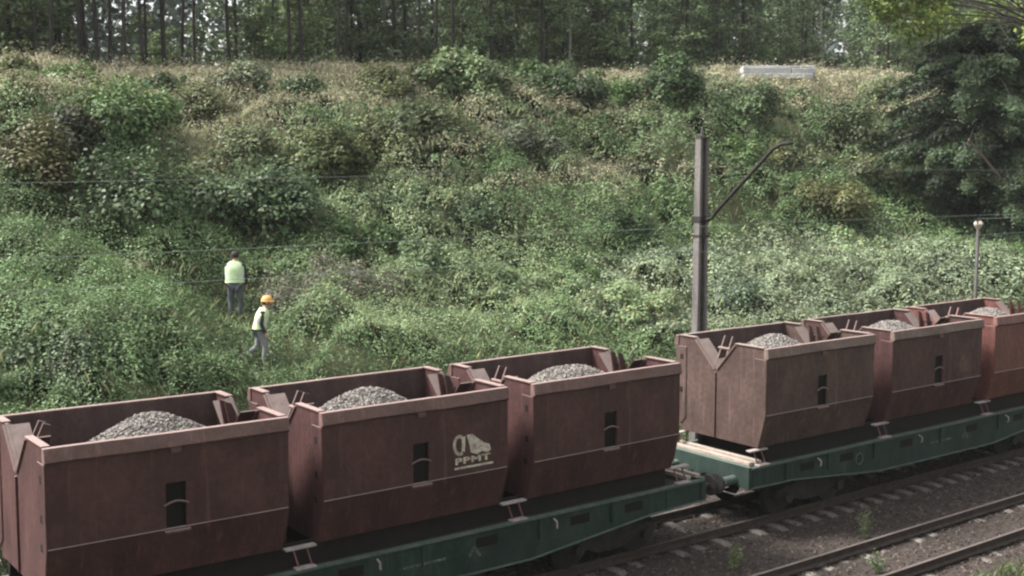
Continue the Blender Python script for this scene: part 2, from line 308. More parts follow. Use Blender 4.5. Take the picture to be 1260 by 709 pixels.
# ------------------------------------------------------------------ flat wagons
WL = 13.95
def make_wagon():
    w = empty('flat_wagon')
    prof = [(0, .45), (1.4, .47), (4.5, .76), (9.4, .78), (12.5, .48), (WL, .44)]
    zt = 1.385
    for s in (-1, 1):
        y = s*1.26
        m = MB(); m.prism([(x, zt-.02) for x, d in (prof[0], prof[-1])][::1]+[(x, zt-d) for x, d in prof[::-1]], y-.012, y+.012, 'y')
        sill = m.build('side_sill', GREEN, w)
        m = MB(); m.box(0, WL, y-.065 if s < 0 else y-.045, y+.045 if s < 0 else y+.065, zt-.045, zt); m.build('top_flange', GREENL, sill)
        m = MB()
        for (xa, da), (xb, db) in zip(prof[:-1], prof[1:]):
            m.add([(xa, y-.07, zt-da-.018), (xb, y-.07, zt-db-.018), (xb, y+.07, zt-db-.018), (xa, y+.07, zt-da-.018), (xa, y-.07, zt-da), (xb, y-.07, zt-db), (xb, y+.07, zt-db), (xa, y+.07, zt-da)],
                  [(0, 3, 2, 1), (4, 5, 6, 7), (0, 1, 5, 4), (2, 3, 7, 6)])
        m.build('bottom_flange', GREENL, sill)
        yo = y+s*.016
        for x in (1.9, 3.3, 5.6, 8.4, 10.6, 12.0):      # lightening holes as flat black plates, their inner shade painted
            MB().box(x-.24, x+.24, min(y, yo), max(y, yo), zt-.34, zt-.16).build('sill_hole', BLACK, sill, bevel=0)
        for x in (.06, 1.15, 2.6, 4.3, 7.0, 9.6, 11.4, 12.9, WL-.06):
            MB().box(x-.012, x+.012, min(y, y+s*.06), max(y, y+s*.06), zt-.44, zt-.02).build('stiffener', GREEN, sill)
        for x in (2.25, 6.1, 9.95):                   # rope hooks
            m = MB(); m.tube([(x, y+s*.02, zt-.12), (x, y+s*.12, zt-.16), (x, y+s*.12, zt-.26), (x+.05, y+s*.06, zt-.3)], .018, 6); m.build('rope_hook', PALEM, sill)
        m = MB()                                       # ring handle
        ring = [(3.75+.13*math.cos(a), y+s*.04, zt-.36+.13*math.sin(a)) for a in np.linspace(0, 2*math.pi, 14)]
        m.tube(ring, .014, 6, cap=False); m.build('brake_ring', GREENL, sill)
        MB().box(6.55, 7.5, min(y, y+s*.015), max(y, y+s*.015), zt-.42, zt-.375).build('worn_marking', FADEW, sill)      # worn, unreadable stencil line
        m = MB(); m.prism([(7.95, zt-.5), (8.03, zt-.5), (8.12, zt-.36), (8.2, zt-.5), (8.28, zt-.5), (8.16, zt-.3), (8.08, zt-.3)], min(y, y+s*.016), max(y, y+s*.016), 'y')
        m.build('worn_marking', FADEW, sill)
    m = MB(); m.box(.05, WL-.05, -1.2, 1.2, zt-.12, zt-.03)
    m.build('deck', DECK, w)
    m = MB(); m.box(.1, WL-.1, -.28, -.22, zt-.7, zt-.125); m.box(.1, WL-.1, .22, .28, zt-.7, zt-.125); m.build('centre_sill', STEEL, w)
    for x0, x1 in ((-.07, .045), (WL-.045, WL+.07)):
        hb = MB().box(x0, x1, -1.3, 1.3, zt-.47, zt+.02).build('headstock', GREEN, w, bevel=.01)
    # pale timbers lying across both ends of the deck, bolted down
    for x in (.02, .30, WL-.42, WL-.14):
        MB().box(x, x+.12, -1.22, 1.22, zt+.022, zt+.10).build('end_timber', PALEW, w, bevel=.01)
    # container supports and folding brackets, one at each end of a container
    for x in (.70-.32, .70+3.72+.32, .70+4.36+3.72+.32, .70+8.71+3.72+.22):
        for s in (-1, 1):
            br = MB().box(x-.28, x+.28, s*1.12-.07, s*1.12+.07, zt+.30, zt+.335).build('support_bracket', PALEM, w, bevel=.008)
            for dx in (-.12, .12): MB().tube([(x+dx, s*1.12, zt+.3), (x+dx+.05, s*1.22, zt+.002)], .017, 6).build('bracket_leg', RUST3, br)
            MB().box(x-.16, x+.20, s*1.26-.075, s*1.26+.075, zt+.004, zt+.03).build('bracket_foot', PALEM, br, bevel=.006)
    for y in (-.98, .98): MB().box(.75, 13.1, y-.04, y+.04, zt-.03, zt+.362).build('gap_shade_strip', DECK, w)  # near-black strips added to paint the shaded gap under the containers
    for k in range(3):
        for xx in (.9, 2.4, 3.9):
            x = k*4.355+xx+.15
            MB().box(x-.09, x+.09, -.93, .93, zt-.03, zt+.363).build('cross_bearer', DECK, w)
    # buffers, coupling and air hoses
    for e, sx in ((0, -1), (WL, 1)):
        for s in (-1, 1):
            xb = e+sx*.07
            m = MB(); m.cyl((xb+sx*.17, s*.875, 1.06), .10, .34, 'x', 16); b_ = m.build('buffer', GREENL if s < 0 else GREEN, w, smooth=False)
            m = MB(); m.cyl((xb+sx*.42, s*.875, 1.06), .065, .2, 'x', 12); m.cyl((xb+sx*.545, s*.875, 1.06), .225, .05, 'x', 24); m.build('buffer_head', STEEL, b_, bevel=.01)
        m = MB(); m.tube([(e+sx*.07, 0, 1.02), (e+sx*.35, 0, 1.02), (e+sx*.42, 0, .98)], .04, 8); m.box(min(e+sx*.4, e+sx*.62), max(e+sx*.4, e+sx*.62), -.06, .06, .86, 1.0)
        m.build('coupling', STEEL, w)
        for s in (-.42, .38):
            m = MB(); m.tube([(e+sx*.06, s, 1.0), (e+sx*.25, s, 1.02), (e+sx*.42, s*.9, .86), (e+sx*.5, s*.6, .62), (e+sx*.66, s*.4, .56)], .03, 8); m.build('air_hose', STEEL, w, smooth=True)
        m = MB(); m.tube([(e+sx*.08, -1.18, .86), (e+sx*.36, -1.18, .84), (e+sx*.36, -.72, .84), (e+sx*.08, -.72, .86)], .014, 6); m.build('shunter_handrail', PALEM, w)
    # bogies
    for xc in (2.35, WL-2.35):
        bg_ = MB().box(xc-.18, xc+.18, -.95, .95, .52, .78).build('bogie', STEEL, w)
        for s in (-1, 1):
            y = s*1.0
            m = MB(); m.prism([(xc-1.2, .44), (xc-1.2, .64), (xc-.75, .68), (xc-.4, .86), (xc+.4, .86), (xc+.75, .68), (xc+1.2, .64), (xc+1.2, .44), (xc+.7, .42), (xc+.35, .28), (xc-.35, .28), (xc-.7, .42)], y-.06, y+.06, 'y')
            m.build('bogie_side_frame', STEEL, bg_, bevel=.01)
            for dx in (-.9, .9):
                m = MB(); m.cyl((xc+dx, s*1.1, .46), .12, .16, 'y', 14); m.build('axle_box', STEEL, bg_)
        for dx in (-.9, .9):
            m = MB(); m.cyl((xc+dx, 0, .46), .08, 1.9, 'y', 10)
            for s in (-1, 1): m.cyl((xc+dx, s*.75, .46), .455, .12, 'y', 32); m.cyl((xc+dx, s*.70, .46), .48, .03, 'y', 32)
            m.build('wheelset', STEEL, bg_, bevel=.008)
    return w
Wpos = [(-.7, 0), (14.7, 0), (30.1, 0), (-16.1, 0)]
wlab = ['nearest green flat wagon, carrying the three maroon containers at the left', 'middle green flat wagon with a bent side sill, carrying the browner containers',
        'farthest green flat wagon, at the right edge behind the middle one', 'green flat wagon coupled at the left end of the nearest one']
w0 = make_wagon(); tag(w0, wlab[0], 'rail wagon', 'green flat wagons of the train'); w0.location = (-.7, 0, 0)
for (x, y), lb in zip(Wpos[1:], wlab[1:]):
    c = copy_tree(w0); c.location = (x, y, 0); c['label'] = lb

# ------------------------------------------------------------------ containers
L_, HW, BH, HH, ZC = 3.72, 1.37, 1.15, 2.203, .74
def make_container(body, rim, logo=None, holes='near'):
    c = empty('steel_container')
    t = .05
    for s in (-1, 1):
        def yz(poly): return [(s*a, b) for a, b in poly]
        # wall: sloped lower panel and main panel, with a real opening in the middle of the upper one
        lo = MB(); lo.prism(yz([(BH, 0), (HW, ZC), (HW-t, ZC), (BH-t, 0)]), .0, L_)
        x0, x1, z1, z2 = 1.72, 2.04, 1.02, 1.52
        xa, xb_ = 1.72, 2.04
        for a, b, c0, c1 in ((0, xa, ZC, HH-.19), (xb_, L_, ZC, HH-.19), (xa, xb_, 1.44, HH-.19)):
            lo.box(a, b, min(s*(HW-t), s*HW), max(s*(HW-t), s*HW), c0, c1)
        wall = lo.build('side_wall', body, c)
        m = MB(); m.prism(yz([(HW+.002, ZC-.012), (HW+.016, ZC), (HW+.002, ZC+.012)]), .0, L_); m.build('crease_rail', body, wall)
        m = MB(); m.prism(yz([(HW-.085, HH-.012), (HW-.105, HH-.012), (HW-.105, ZC), (BH-.075, .05), (BH-.055, .05), (HW-.085, ZC)]), .07, L_-.07); m.build('inner_shade_plate', INNER, wall)  # added dark plate that gives the inside wall its shade
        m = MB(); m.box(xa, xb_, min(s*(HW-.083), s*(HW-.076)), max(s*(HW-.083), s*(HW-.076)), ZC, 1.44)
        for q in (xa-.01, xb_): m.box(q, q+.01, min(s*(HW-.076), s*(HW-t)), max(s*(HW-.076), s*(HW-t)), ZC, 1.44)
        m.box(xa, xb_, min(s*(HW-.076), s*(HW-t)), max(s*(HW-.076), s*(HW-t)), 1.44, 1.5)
        m.build('lifting_pocket', BLACK, wall)  # shallow recess, black back painted as the shade of a deeper one
        arc = [(xa-.03+.38*k/8, s*(HW+.012), 1.10+.055*math.sin(math.pi*k/8)) for k in range(9)]
        m = MB(); m.tube(arc, .017, 6); m.build('pocket_bar', rim, wall, smooth=True)
        m = MB(); m.prism(yz([(HW-.16, ZC+.0), (HW+.05, ZC-.03), (HW+.05, ZC-.06), (HW-.04, ZC-.05)]), xa-.03, xb_+.05); m.build('pocket_sill', RIM1, wall)
        m = MB(); m.bent_prism(yz([(HW-.083, HH), (HW+.012, HH), (HW+.065, HH-.20), (HW-.0, HH-.245), (HW-.083, HH-.23)]), -.025, L_+.025, .014)
        rimo = m.build('top_rim', rim, c, bevel=.008)
        m = MB(); m.box(1.80, 1.96, min(s*HW, s*(HW+.05)), max(s*HW, s*(HW+.05)), HH-.30, HH-.22); m.build('rim_lug', rim, rimo)
    for e, sx in ((0, -1), (L_, 1)):              # sx points outwards
        X0, X1 = (e-.0, e+.06) if sx < 0 else (e-.06, e)
        nl, nb, nr = .72, .12, -.42               # V notch: far lip, bottom, near lip
        zb = HH-.64
        out = [(-BH+.052, .0), (BH-.052, .0), (HW-.055, ZC), (HW-.085, HH-.004), (nl, HH-.004), (nb, zb), (nr, HH-.004), (-HW+.085, HH-.004), (-HW+.055, ZC)]
        m = MB()
        m.prism([p for p in out[:2]]+[out[2], out[3], out[4], out[5]]+[(nb, 0)][:0]+[out[5]][:0]+[out[6], out[7], out[8]], X0+(-.004 if sx > 0 else .004)*0, X1, 'x')
        end = m.build('end_wall', RUST2 if body is RUST2 else body, c)
        # corner posts, bent outwards a little
        for s in (-1, 1):
            xo0, xo1 = (e-.05, e-.003) if sx < 0 else (e+.003, e+.05)
            xo0, xo1 = (e-.02, e-.003) if sx < 0 else (e+.003, e+.02)
            m = MB(); m.prism([(s*(HW-.34), .30), (s*(BH+.06), .12), (s*HW, ZC), (s*(HW), HH-.24), (s*(HW-.34), HH-.24)], xo0, xo1, 'x'); m.build('corner_post', body, end, bevel=.012)
        xo0, xo1 = (e-.035, e-.002) if sx < 0 else (e+.002, e+.035)
        MB().box(xo0, xo1, nb-.018, nb+.018, .02, zb-.06).build('centre_rib', body, end, bevel=.006)
        # pale lips of the notch and chute plates that run inwards
        xi0, xi1 = (e-.03, e+.10) if sx < 0 else (e-.10, e+.03)
        def plate(p, q, th, a, b, name, mt):
            (y0, z0), (y1, z1) = p, q; d = Vector((y1-y0, z1-z0)).normalized(); nn = Vector((-d.y, d.x))*th
            m = MB(); m.prism([(y0, z0), (y1, z1), (y1+nn.x, z1+nn.y), (y0+nn.x, z0+nn.y)], a, b, 'x'); return m.build(name, mt, end)
        ci0, ci1 = (e+.062, e+.36) if sx < 0 else (e-.36, e-.062)
        plate((nl+.02, HH-.02), (nb+.03, zb+.01), .03, xi0, xi1, 'notch_lip', rim)
        plate((nb-.03, zb+.01), (nr-.02, HH-.02), .03, xi0, xi1, 'notch_lip', rim)
        plate((nl-.02, HH-.03), (nb+.02, zb+.03), .02, ci0, ci1, 'chute_plate', body)
        plate((nb-.02, zb+.03), (nr+.02, HH-.03), .02, ci0, ci1, 'chute_plate', body)
        for ya, yb in ((nl+.03, HW-.085), (-HW+.085, nr-.03)):
            MB().box(xi0, xi1, ya, yb, HH-.003, HH+.02).build('end_rim', rim, end, bevel=.005)
        # latch in the notch: two arms and a cross pin
        xm = e+.25 if sx < 0 else e-.25
        la = MB().cyl((xm, .10, HH-.19), .035, .34, 'y', 10).build('latch_pin', rim, end)
        for y in (-.03, .20):
            m = MB(); m.prism([(xm-.12, HH-.42), (xm+.12, HH-.42), (xm+.06-sx*.16, HH+.05), (xm-.05-sx*.16, HH+.09)], y-.018, y+.018, 'y'); m.build('latch_arm', body, la, bevel=.005)
        xh0, xh1 = (e-.024, e-.0195) if sx < 0 else (e+.0195, e+.024)
        for y, z in (((-HW+.2, 1.72), (-HW+.2, 1.15), (-HW+.24, .72)) if holes == 'near' else ((HW-.2, 1.72), (HW-.2, .95))):
            MB().box(xh0, xh1, y-.045, y+.045, z-.06, z+.06).build('lashing_hole', BLACK, end)  # small black plate, a hole's shade given as colour
    m = MB(); m.box(.06, L_-.06, -BH+.05, BH-.05, .0, .04); m.build('floor', INNER, c)
    m = MB()
    for s in (-1, 1): m.box(.065, L_-.065, min(s*(HW-.056), s*(HW-.052)), max(s*(HW-.056), s*(HW-.052)), .8, 1.0) if 0 else None
    if logo:
        logo(c)
    return c
def emblem(c):                                   # white lettering with the sloping wagon shape above it
    y0, y1 = -HW-.006, -HW-.001
    def at(px, py): p = on_y(px, py, -HW); return (p[0]-4.36, p[2]-1.75)
    def P(pts): return [at(a, b-1.6) for a, b in pts]
    k = lambda u, v: (480+u*.14098, 510+v*.14098)          # fractions of the marking seen on the wall
    em = MB()
    arc = []
    for a in np.linspace(60, 300, 12): arc.append(k(605+45*math.cos(R(a)), 270-78*math.sin(R(a))))
    q = P(arc); 
    for (a, b) in zip(q[:-1], q[1:]):
        d = Vector((b[0]-a[0], b[1]-a[1])).normalized(); nn = Vector((-d.y, d.x))*.028
        em.prism([(a[0]-nn.x, a[1]-nn.y), (b[0]-nn.x+d.x*.01, b[1]-nn.y+d.y*.01), (b[0]+nn.x+d.x*.01, b[1]+nn.y+d.y*.01), (a[0]+nn.x, a[1]+nn.y)], y0, y1, 'y')
    em.prism(P([k(625, 200), k(655, 190), k(650, 325), k(625, 325)]), y0-.002, y1, 'y')
    em.prism(P([k(668, 180), k(715, 170), k(820, 245), k(865, 255), k(880, 300), k(850, 330), k(800, 315), k(760, 345), k(705, 330), k(690, 260)]), y0-.001, y1, 'y')
    e = em.build('painted_emblem', WHITE, c)
    cu = bpy.data.curves.new('lettering', 'FONT'); cu.body = 'PPMT'; cu.extrude = .003; cu.offset = .035; cu.space_character = 1.12; cu.size = 1
    tmp = bpy.data.objects.new('tmp', cu); COL.objects.link(tmp); dg = bpy.context.evaluated_depsgraph_get()
    me = bpy.data.meshes.new_from_object(tmp.evaluated_get(dg)); bpy.data.objects.remove(tmp)
    co = np.empty(len(me.vertices)*3); me.vertices.foreach_get('co', co); co = co.reshape(-1, 3)
    a = at(*k(570, 432)); b = at(*k(875, 340)); bb = at(*k(875, 392))
    u = (co[:, 0]-co[:, 0].min())/np.ptp(co[:, 0]); v = (co[:, 1]-co[:, 1].min())/np.ptp(co[:, 1])
    zt_ = at(*k(570, 376)); zlo = a[1]; h = zt_[1]-a[1]
    new = np.c_[a[0]+u*(bb[0]-a[0]), -HW-.004+co[:, 2]*.5, zlo+v*h]
    me.vertices.foreach_set('co', new.ravel()); me.materials.clear(); me.materials.append(WHITE)
    o = bpy.data.objects.new('painted_lettering', me); COL.objects.link(o); o.parent = c
    o2 = MB().box(a[0]-.02, bb[0]+.06, y0, y1, zlo-.085, zlo-.05).build('painted_underline', WHITE, c)
def faded(c):
    m = MB(); rr = random.Random(3)
    m.prism([(2.75, 1.12), (2.85, 1.36), (3.0, 1.40), (3.2, 1.2), (3.22, .95), (2.85, .92)], -HW-.005, -HW-.001, 'y'); m.build('faded_emblem', FADED, c)
specs = [ # x, dz, tilt, body, rim, logo, holes, label
 (0, .02, .008, RUST1, RIM1, None, 'near', 'plain maroon container farthest left, heaped with gravel, cut by the left edge'),
 (4.36, -.025, 0, RUST1, RIM1, emblem, 'near', 'maroon container with the white PPMT lettering and emblem on its side'),
 (8.71, -.04, -.004, RUST1, RIM1, None, 'near', 'maroon container at the right end of the nearest wagon, beside the coupling gap'),
 (15.06, 0, 0, RUST2, RIM2, None, 'far', 'dusty brown container just right of the coupling gap, its end wall in full view'),
 (19.52, 0, 0, RUST1, RIM2, faded, 'far', 'maroon container with a faded emblem, in the middle of the second wagon'),
 (23.88, 0, 0, RUST3, RIM3, None, 'far', 'brighter red container at the right edge of the picture on the second wagon'),
 (30.8, 0, 0, RUST3, RIM1, None, 'far', 'most distant red container, only its far top corner in view at the right edge')]
def heap(loc, pk, seed):
    r2 = np.random.default_rng(seed)
    gx = np.linspace(.1, L_-.1, 40); gy = np.linspace(-HW+.09, HW-.09, 30); X, Y = np.meshgrid(gx, gy, indexing='ij')
    def hz(x, y):
        r = np.hypot((x-pk)/1.25, y)
        return HH+.42-.92*np.sqrt(r*r+.30)+.10*(N2(x+seed, y, .5)-.5)+.05
    Z = hz(X, Y)
    V = np.stack([X, Y, Z], -1).reshape(-1, 3); idx = np.arange(1200).reshape(40, 30)
    Q = np.stack([idx[:-1, :-1], idx[1:, :-1], idx[1:, 1:], idx[:-1, 1:]], -1).reshape(-1, 4)
    me = bpy.data.meshes.new('gravel_heap'); me.from_pydata(V.tolist(), [], Q.tolist()); me.materials.append(HEAPM)
    root = bpy.data.objects.new('gravel_heap', me); COL.objects.link(root); root.location = loc
    n = 7000; x = rng.uniform(.1, L_-.1, n); y = rng.uniform(-HW+.1, HW-.1, n); P = np.c_[x, y, hz(x, y)+.005]
    sh = rng.uniform(.45, 1.5, n)[:, None]*np.array([.165, .150, .137])
    st = stone_mesh('loose_stones', P, rng.uniform(.017, .038, n), STONE, root, sh)
    return root
HEAPM = mat('heap_stone', (.09, .082, .075), .95, col2=(.2, .185, .175), scale=14, bump=.8)
hl = ['grey gravel heap in the leftmost container', 'grey gravel heap in the container with the white lettering', 'grey gravel heap in the container left of the coupling gap',
      'grey gravel heap in the dusty brown container right of the gap', 'grey gravel heap in the maroon container with the faded emblem', 'grey gravel heap in the brighter red container at the right edge', 'gravel heap in the most distant red container']
for i, (x, dz, ti, bo, ri, lg, ho, lb) in enumerate(specs):
    c = make_container(bo, ri, lg, ho); tag(c, lb, 'container', 'open steel containers on the flat wagons')
    c.location = (x, 0, 1.75+dz); c.rotation_euler = (0, ti, 0)
    h = heap((x, 0, 1.75+dz), (2.0, 1.6, 2.0, 1.75, 1.85, 1.9, 1.8)[i], 50+i); tag(h, hl[i], 'gravel heap', 'gravel heaps in the containers')

# ------------------------------------------------------------------ overhead line
def pole():
    p = empty('catenary_mast', (18.1, 3.6, ground_z(18.1, 3.6))); tag(p, 'tall grey concrete mast with a slanting arm, behind the train at the second wagon', 'mast')
    z0 = p.location.z; H = 8.55-z0
    # H section, twin concrete flanges with a recessed web
    m = MB()
    for s in (-1, 1):
        m.add([(s*.16-.05, -.12, -.6), (s*.16+.05, -.12, -.6), (s*.16+.05, .12, -.6), (s*.16-.05, .12, -.6), (s*.11-.04, -.10, H), (s*.11+.04, -.10, H), (s*.11+.04, .10, H), (s*.11-.04, .10, H)],
              [(0, 3, 2, 1), (4, 5, 6, 7), (0, 1, 5, 4), (1, 2, 6, 5), (2, 3, 7, 6), (3, 0, 4, 7)])
    sh = m.build('flange_post', CONC, p, bevel=.01)
    MB().add([(-.11, -.04, -.6), (.11, -.04, -.6), (.11, .04, -.6), (-.11, .04, -.6), (-.07, -.03, H-.05), (.07, -.03, H-.05), (.07, .03, H-.05), (-.07, .03, H-.05)],
             [(0, 3, 2, 1), (4, 5, 6, 7), (0, 1, 5, 4), (1, 2, 6, 5), (2, 3, 7, 6), (3, 0, 4, 7)]).build('web_plate', CONCD, sh)
    MB().box(-.165, .165, -.13, .13, H, H+.04).build('mast_cap', CONCD, p)
    cl = MB().box(-.19, .19, -.16, .16, 6.40-z0, 6.54-z0).build('arm_clamp', STEEL, p)
    MB().box(-.18, .18, -.14, .14, 6.0-z0, 6.06-z0).build('arm_clamp', STEEL, p)
    tip = Vector((17.15, .25, 8.36))-p.location; t2 = Vector((17.2, -.12, 8.38))-p.location
    a0 = Vector((0, -.2, 6.46-z0))
    m = MB(); m.tube([a0, a0+Vector((-.02, -.22, .05)), a0+Vector((-.09, -.42, .22)), tip+Vector((.02, .16, -.10)), tip+Vector((0, -.1, 0)), t2], [.045]*6, 10); m.build('cantilever_arm', STEEL, p, smooth=True)
    m = MB()
    for k in range(4): m.cyl((.0, 0, H+.10+k*.055), .05-.006*k, .03, 'z', 10)
    m.cyl((0, 0, H+.15), .015, .24, 'z', 8); m.build('top_insulator', CONC, p)
    return p
pole()
def sag(a, b, s, n=14):
    a, b = Vector(a), Vector(b); return [a.lerp(b, k/n)+Vector((0, 0, -4*s*(k/n)*(1-k/n))) for k in range(n+1)]
def wire(name, pts, r, mt, lb):
    m = MB(); m.tube(pts, r, 5); o = m.build(name, mt); tag(o, lb, 'overhead wire', 'overhead line wires'); return o
wire('contact_wire', [(-25, .0, 6.08), (0, .0, 6.05), (17.2, -.1, 6.0), (35, 0, 5.94), (60, 0, 5.9)], .0042, WIREL, 'lower contact wire running above the train, the lowest of the wires')
wire('messenger_wire', sag((-25, 0, 6.75), (17.2, -.2, 6.58), .10)+sag((17.2, -.2, 6.58), (60, 0, 6.55), .10)[1:], .0045, WIREL, 'upper catenary wire above the contact wire and the train')
wire('feeder_wire', sag((-30, 3.6, 7.9), (18.1, 3.45, 7.82), .28)+sag((18.1, 3.45, 7.82), (62, 3.6, 7.9), .2)[1:], .0055, WIREM, 'dark sagging feeder wire fixed to the side of the concrete mast')
wire('earth_wire', sag((34.7, 6, 5.9), (62, 6, 5.9), .1)+[], .009, WIREL, 'thin wire running right from the top of the pale post')
# pale slim post by the right edge
pp = on_y(1203, 300, 6.0); gz = float(ground_z(pp[0], 6.0))
p = empty('slim_post', (pp[0], 6.0, gz)); tag(p, 'slim pale post with a white insulator head, right side below the dark conifer', 'post')
H = 5.82-gz
m = MB(); m.tube([(0, 0, -.4), (0, 0, H-.3)], [.075, .06], 10); m.build('shaft', CONC, p)
m = MB(); m.tube([(0, 0, H-.3), (0, 0, H-.18), (0, 0, H-.1), (0, 0, H)], [.06, .14, .17, .10], 12); m.build('insulator_head', WHITE, p)
MB().box(-.25, .25, -.03, .03, H, H+.05).build('cross_piece', STEEL, p)

# ------------------------------------------------------------------ pale barrier on the brink
pb, tb = hit(955, 108)
bz = float(ground_z(pb[0], pb[1]))
br = empty('concrete_slab_stack', (pb[0], pb[1], bz+.45), R(-36)); tag(br, 'pale grey concrete slabs lying stacked on the brink of the slope at the upper right', 'concrete slabs')
PALEC = mat('pale_concrete', (.34, .34, .35), .85, col2=(.46, .46, .47), scale=2, bump=.2)
for k, (x0, x1, y0, z0, hh) in enumerate(((-1.9, 2.0, -.35, .0, .30), (-1.95, .75, -.30, .31, .33), (.80, 2.15, -.30, .31, .30), (-1.9, 2.1, -.2, .66, .07))):
    MB().box(x0, x1, y0, .6, z0, z0+hh).build('slab', PALEC, br, bevel=.03)

# ------------------------------------------------------------------ vegetation
def shade(base, n, v=.35, hue=.12):
    b = np.array(base)[None]*np.clip(rng.normal(1, v, n), .35, 2)[:, None]
    b[:, 0] *= np.clip(rng.normal(1, hue, n), .6, 1.5); b[:, 2] *= np.clip(rng.normal(1, hue, n), .6, 1.5)
    return np.clip(b, .004, .7)
DARKG = (.050, .076, .032); MIDG = (.078, .122, .044); OLIVE = (.105, .118, .052); GREY = (.13, .155, .08); PALE = (.18, .23, .115); BRIGHT = (.12, .19, .075); BROWNG = (.10, .098, .07); YELG = (.15, .20, .06)
def shrub(cx, by, wpx, hpx, base, label, leaf=.10, name='shrub', dens=1.0, sprout=.15, dpt=.8, cat='shrub'):
    p, t = hit(cx, by); rx = wpx*t/F_PX/2; rz = hpx*t/F_PX/2; gz = float(ground_z(p[0], p[1]))
    root = empty(name, (p[0], p[1], gz-.1)); tag(root, label, cat, 'shrubs on the far slope')
    base = tuple(np.array(base)*(1.15, 1.15, .85)) if sum(base) < .215 and base is not DARKG else base; dens *= 1.15; rx *= 1.2; rz *= 1.12; leaf *= 1.3; nl = max(8, int(17*dens)); lobes = []
    for k in range(nl):
        a = rng.uniform(0, 2*np.pi); q = rng.uniform(.15, .92)
        lobes.append((np.array([math.cos(a)*q*rx, math.sin(a)*q*rx*dpt, rz*rng.uniform(.35, 1.5)*(1.15-q*.6)]), rng.uniform(.26, .46)*min(rx, rz*1.5), rng.uniform(.55, 1.45)))
    lobes.append((np.array([0, 0, rz*.9]), .75*min(rx, rz), 1.0))
    tot = sum(l[1]**2 for l in lobes); need = dens*4.5*math.pi*tot/(leaf*leaf*.5); need = int(min(max(need, 900), 9000))
    PP = []; NN = []; CC = []
    for c, r, b in lobes:
        k = int(need*r*r/tot)+10
        d = unit(rng.normal(size=(k, 3))); d[:, 2] = np.abs(d[:, 2])*np.where(rng.random(k) < .2, -1, 1)
        rr = r*(1-.45*rng.random(k)**2)*(1+.22*rng.normal(size=k)*sprout*3)
        clump = .82+.36*N3(d[:, 0]*r*3+c[0]*3, d[:, 2]*r*3+d[:, 1]*r*3+c[1], .9)
        PP.append(c+d*(rr*clump)[:, None]); NN.append(unit(d*.8+np.array([0, 0, .5])+rng.normal(size=(k, 3))*.32)); CC.append(shade(np.array(base)*b, k, .18))
    # a few upright sprays over the outline
    for k in range(int(10*dens)):
        a = rng.uniform(0, 2*np.pi); q = rng.uniform(.1, .9); b0 = np.array([math.cos(a)*q*rx, math.sin(a)*q*rx*dpt, rz*(1.3-.5*q)]); L = rz*rng.uniform(.4, .9); dr = unit(np.array([[math.cos(a)*.5*q, math.sin(a)*.5*q, 1.0]]))[0]
        s_ = rng.random(26); PP.append(b0+np.outer(s_*L, dr)+rng.normal(size=(26, 3))*leaf*.55); NN.append(unit(rng.normal(size=(26, 3))+np.array([0, 0, .8]))); CC.append(shade(np.array(base)*1.2, 26, .25))
    PP = np.concatenate(PP); NN = np.concatenate(NN); CC = np.concatenate(CC)
    keep = PP[:, 2] > -.1; PP, NN, CC = PP[keep], NN[keep], CC[keep]
    V = leaf_verts(PP, NN, leaf*rng.uniform(.6, 1.35, len(PP)), .6)
    np_mesh('foliage', V, 4, LEAF, root, CC)
    m = MB()
    for c, r, b in lobes[:7]:
        m.tube([(c[0]*.1, c[1]*.1, -.1), (c[0]*.5, c[1]*.5, c[2]*.5), (c[0], c[1], c[2]+r*.4)], [.035, .022, .008], 5)
    m.build('stems', BARK, root)
    return root
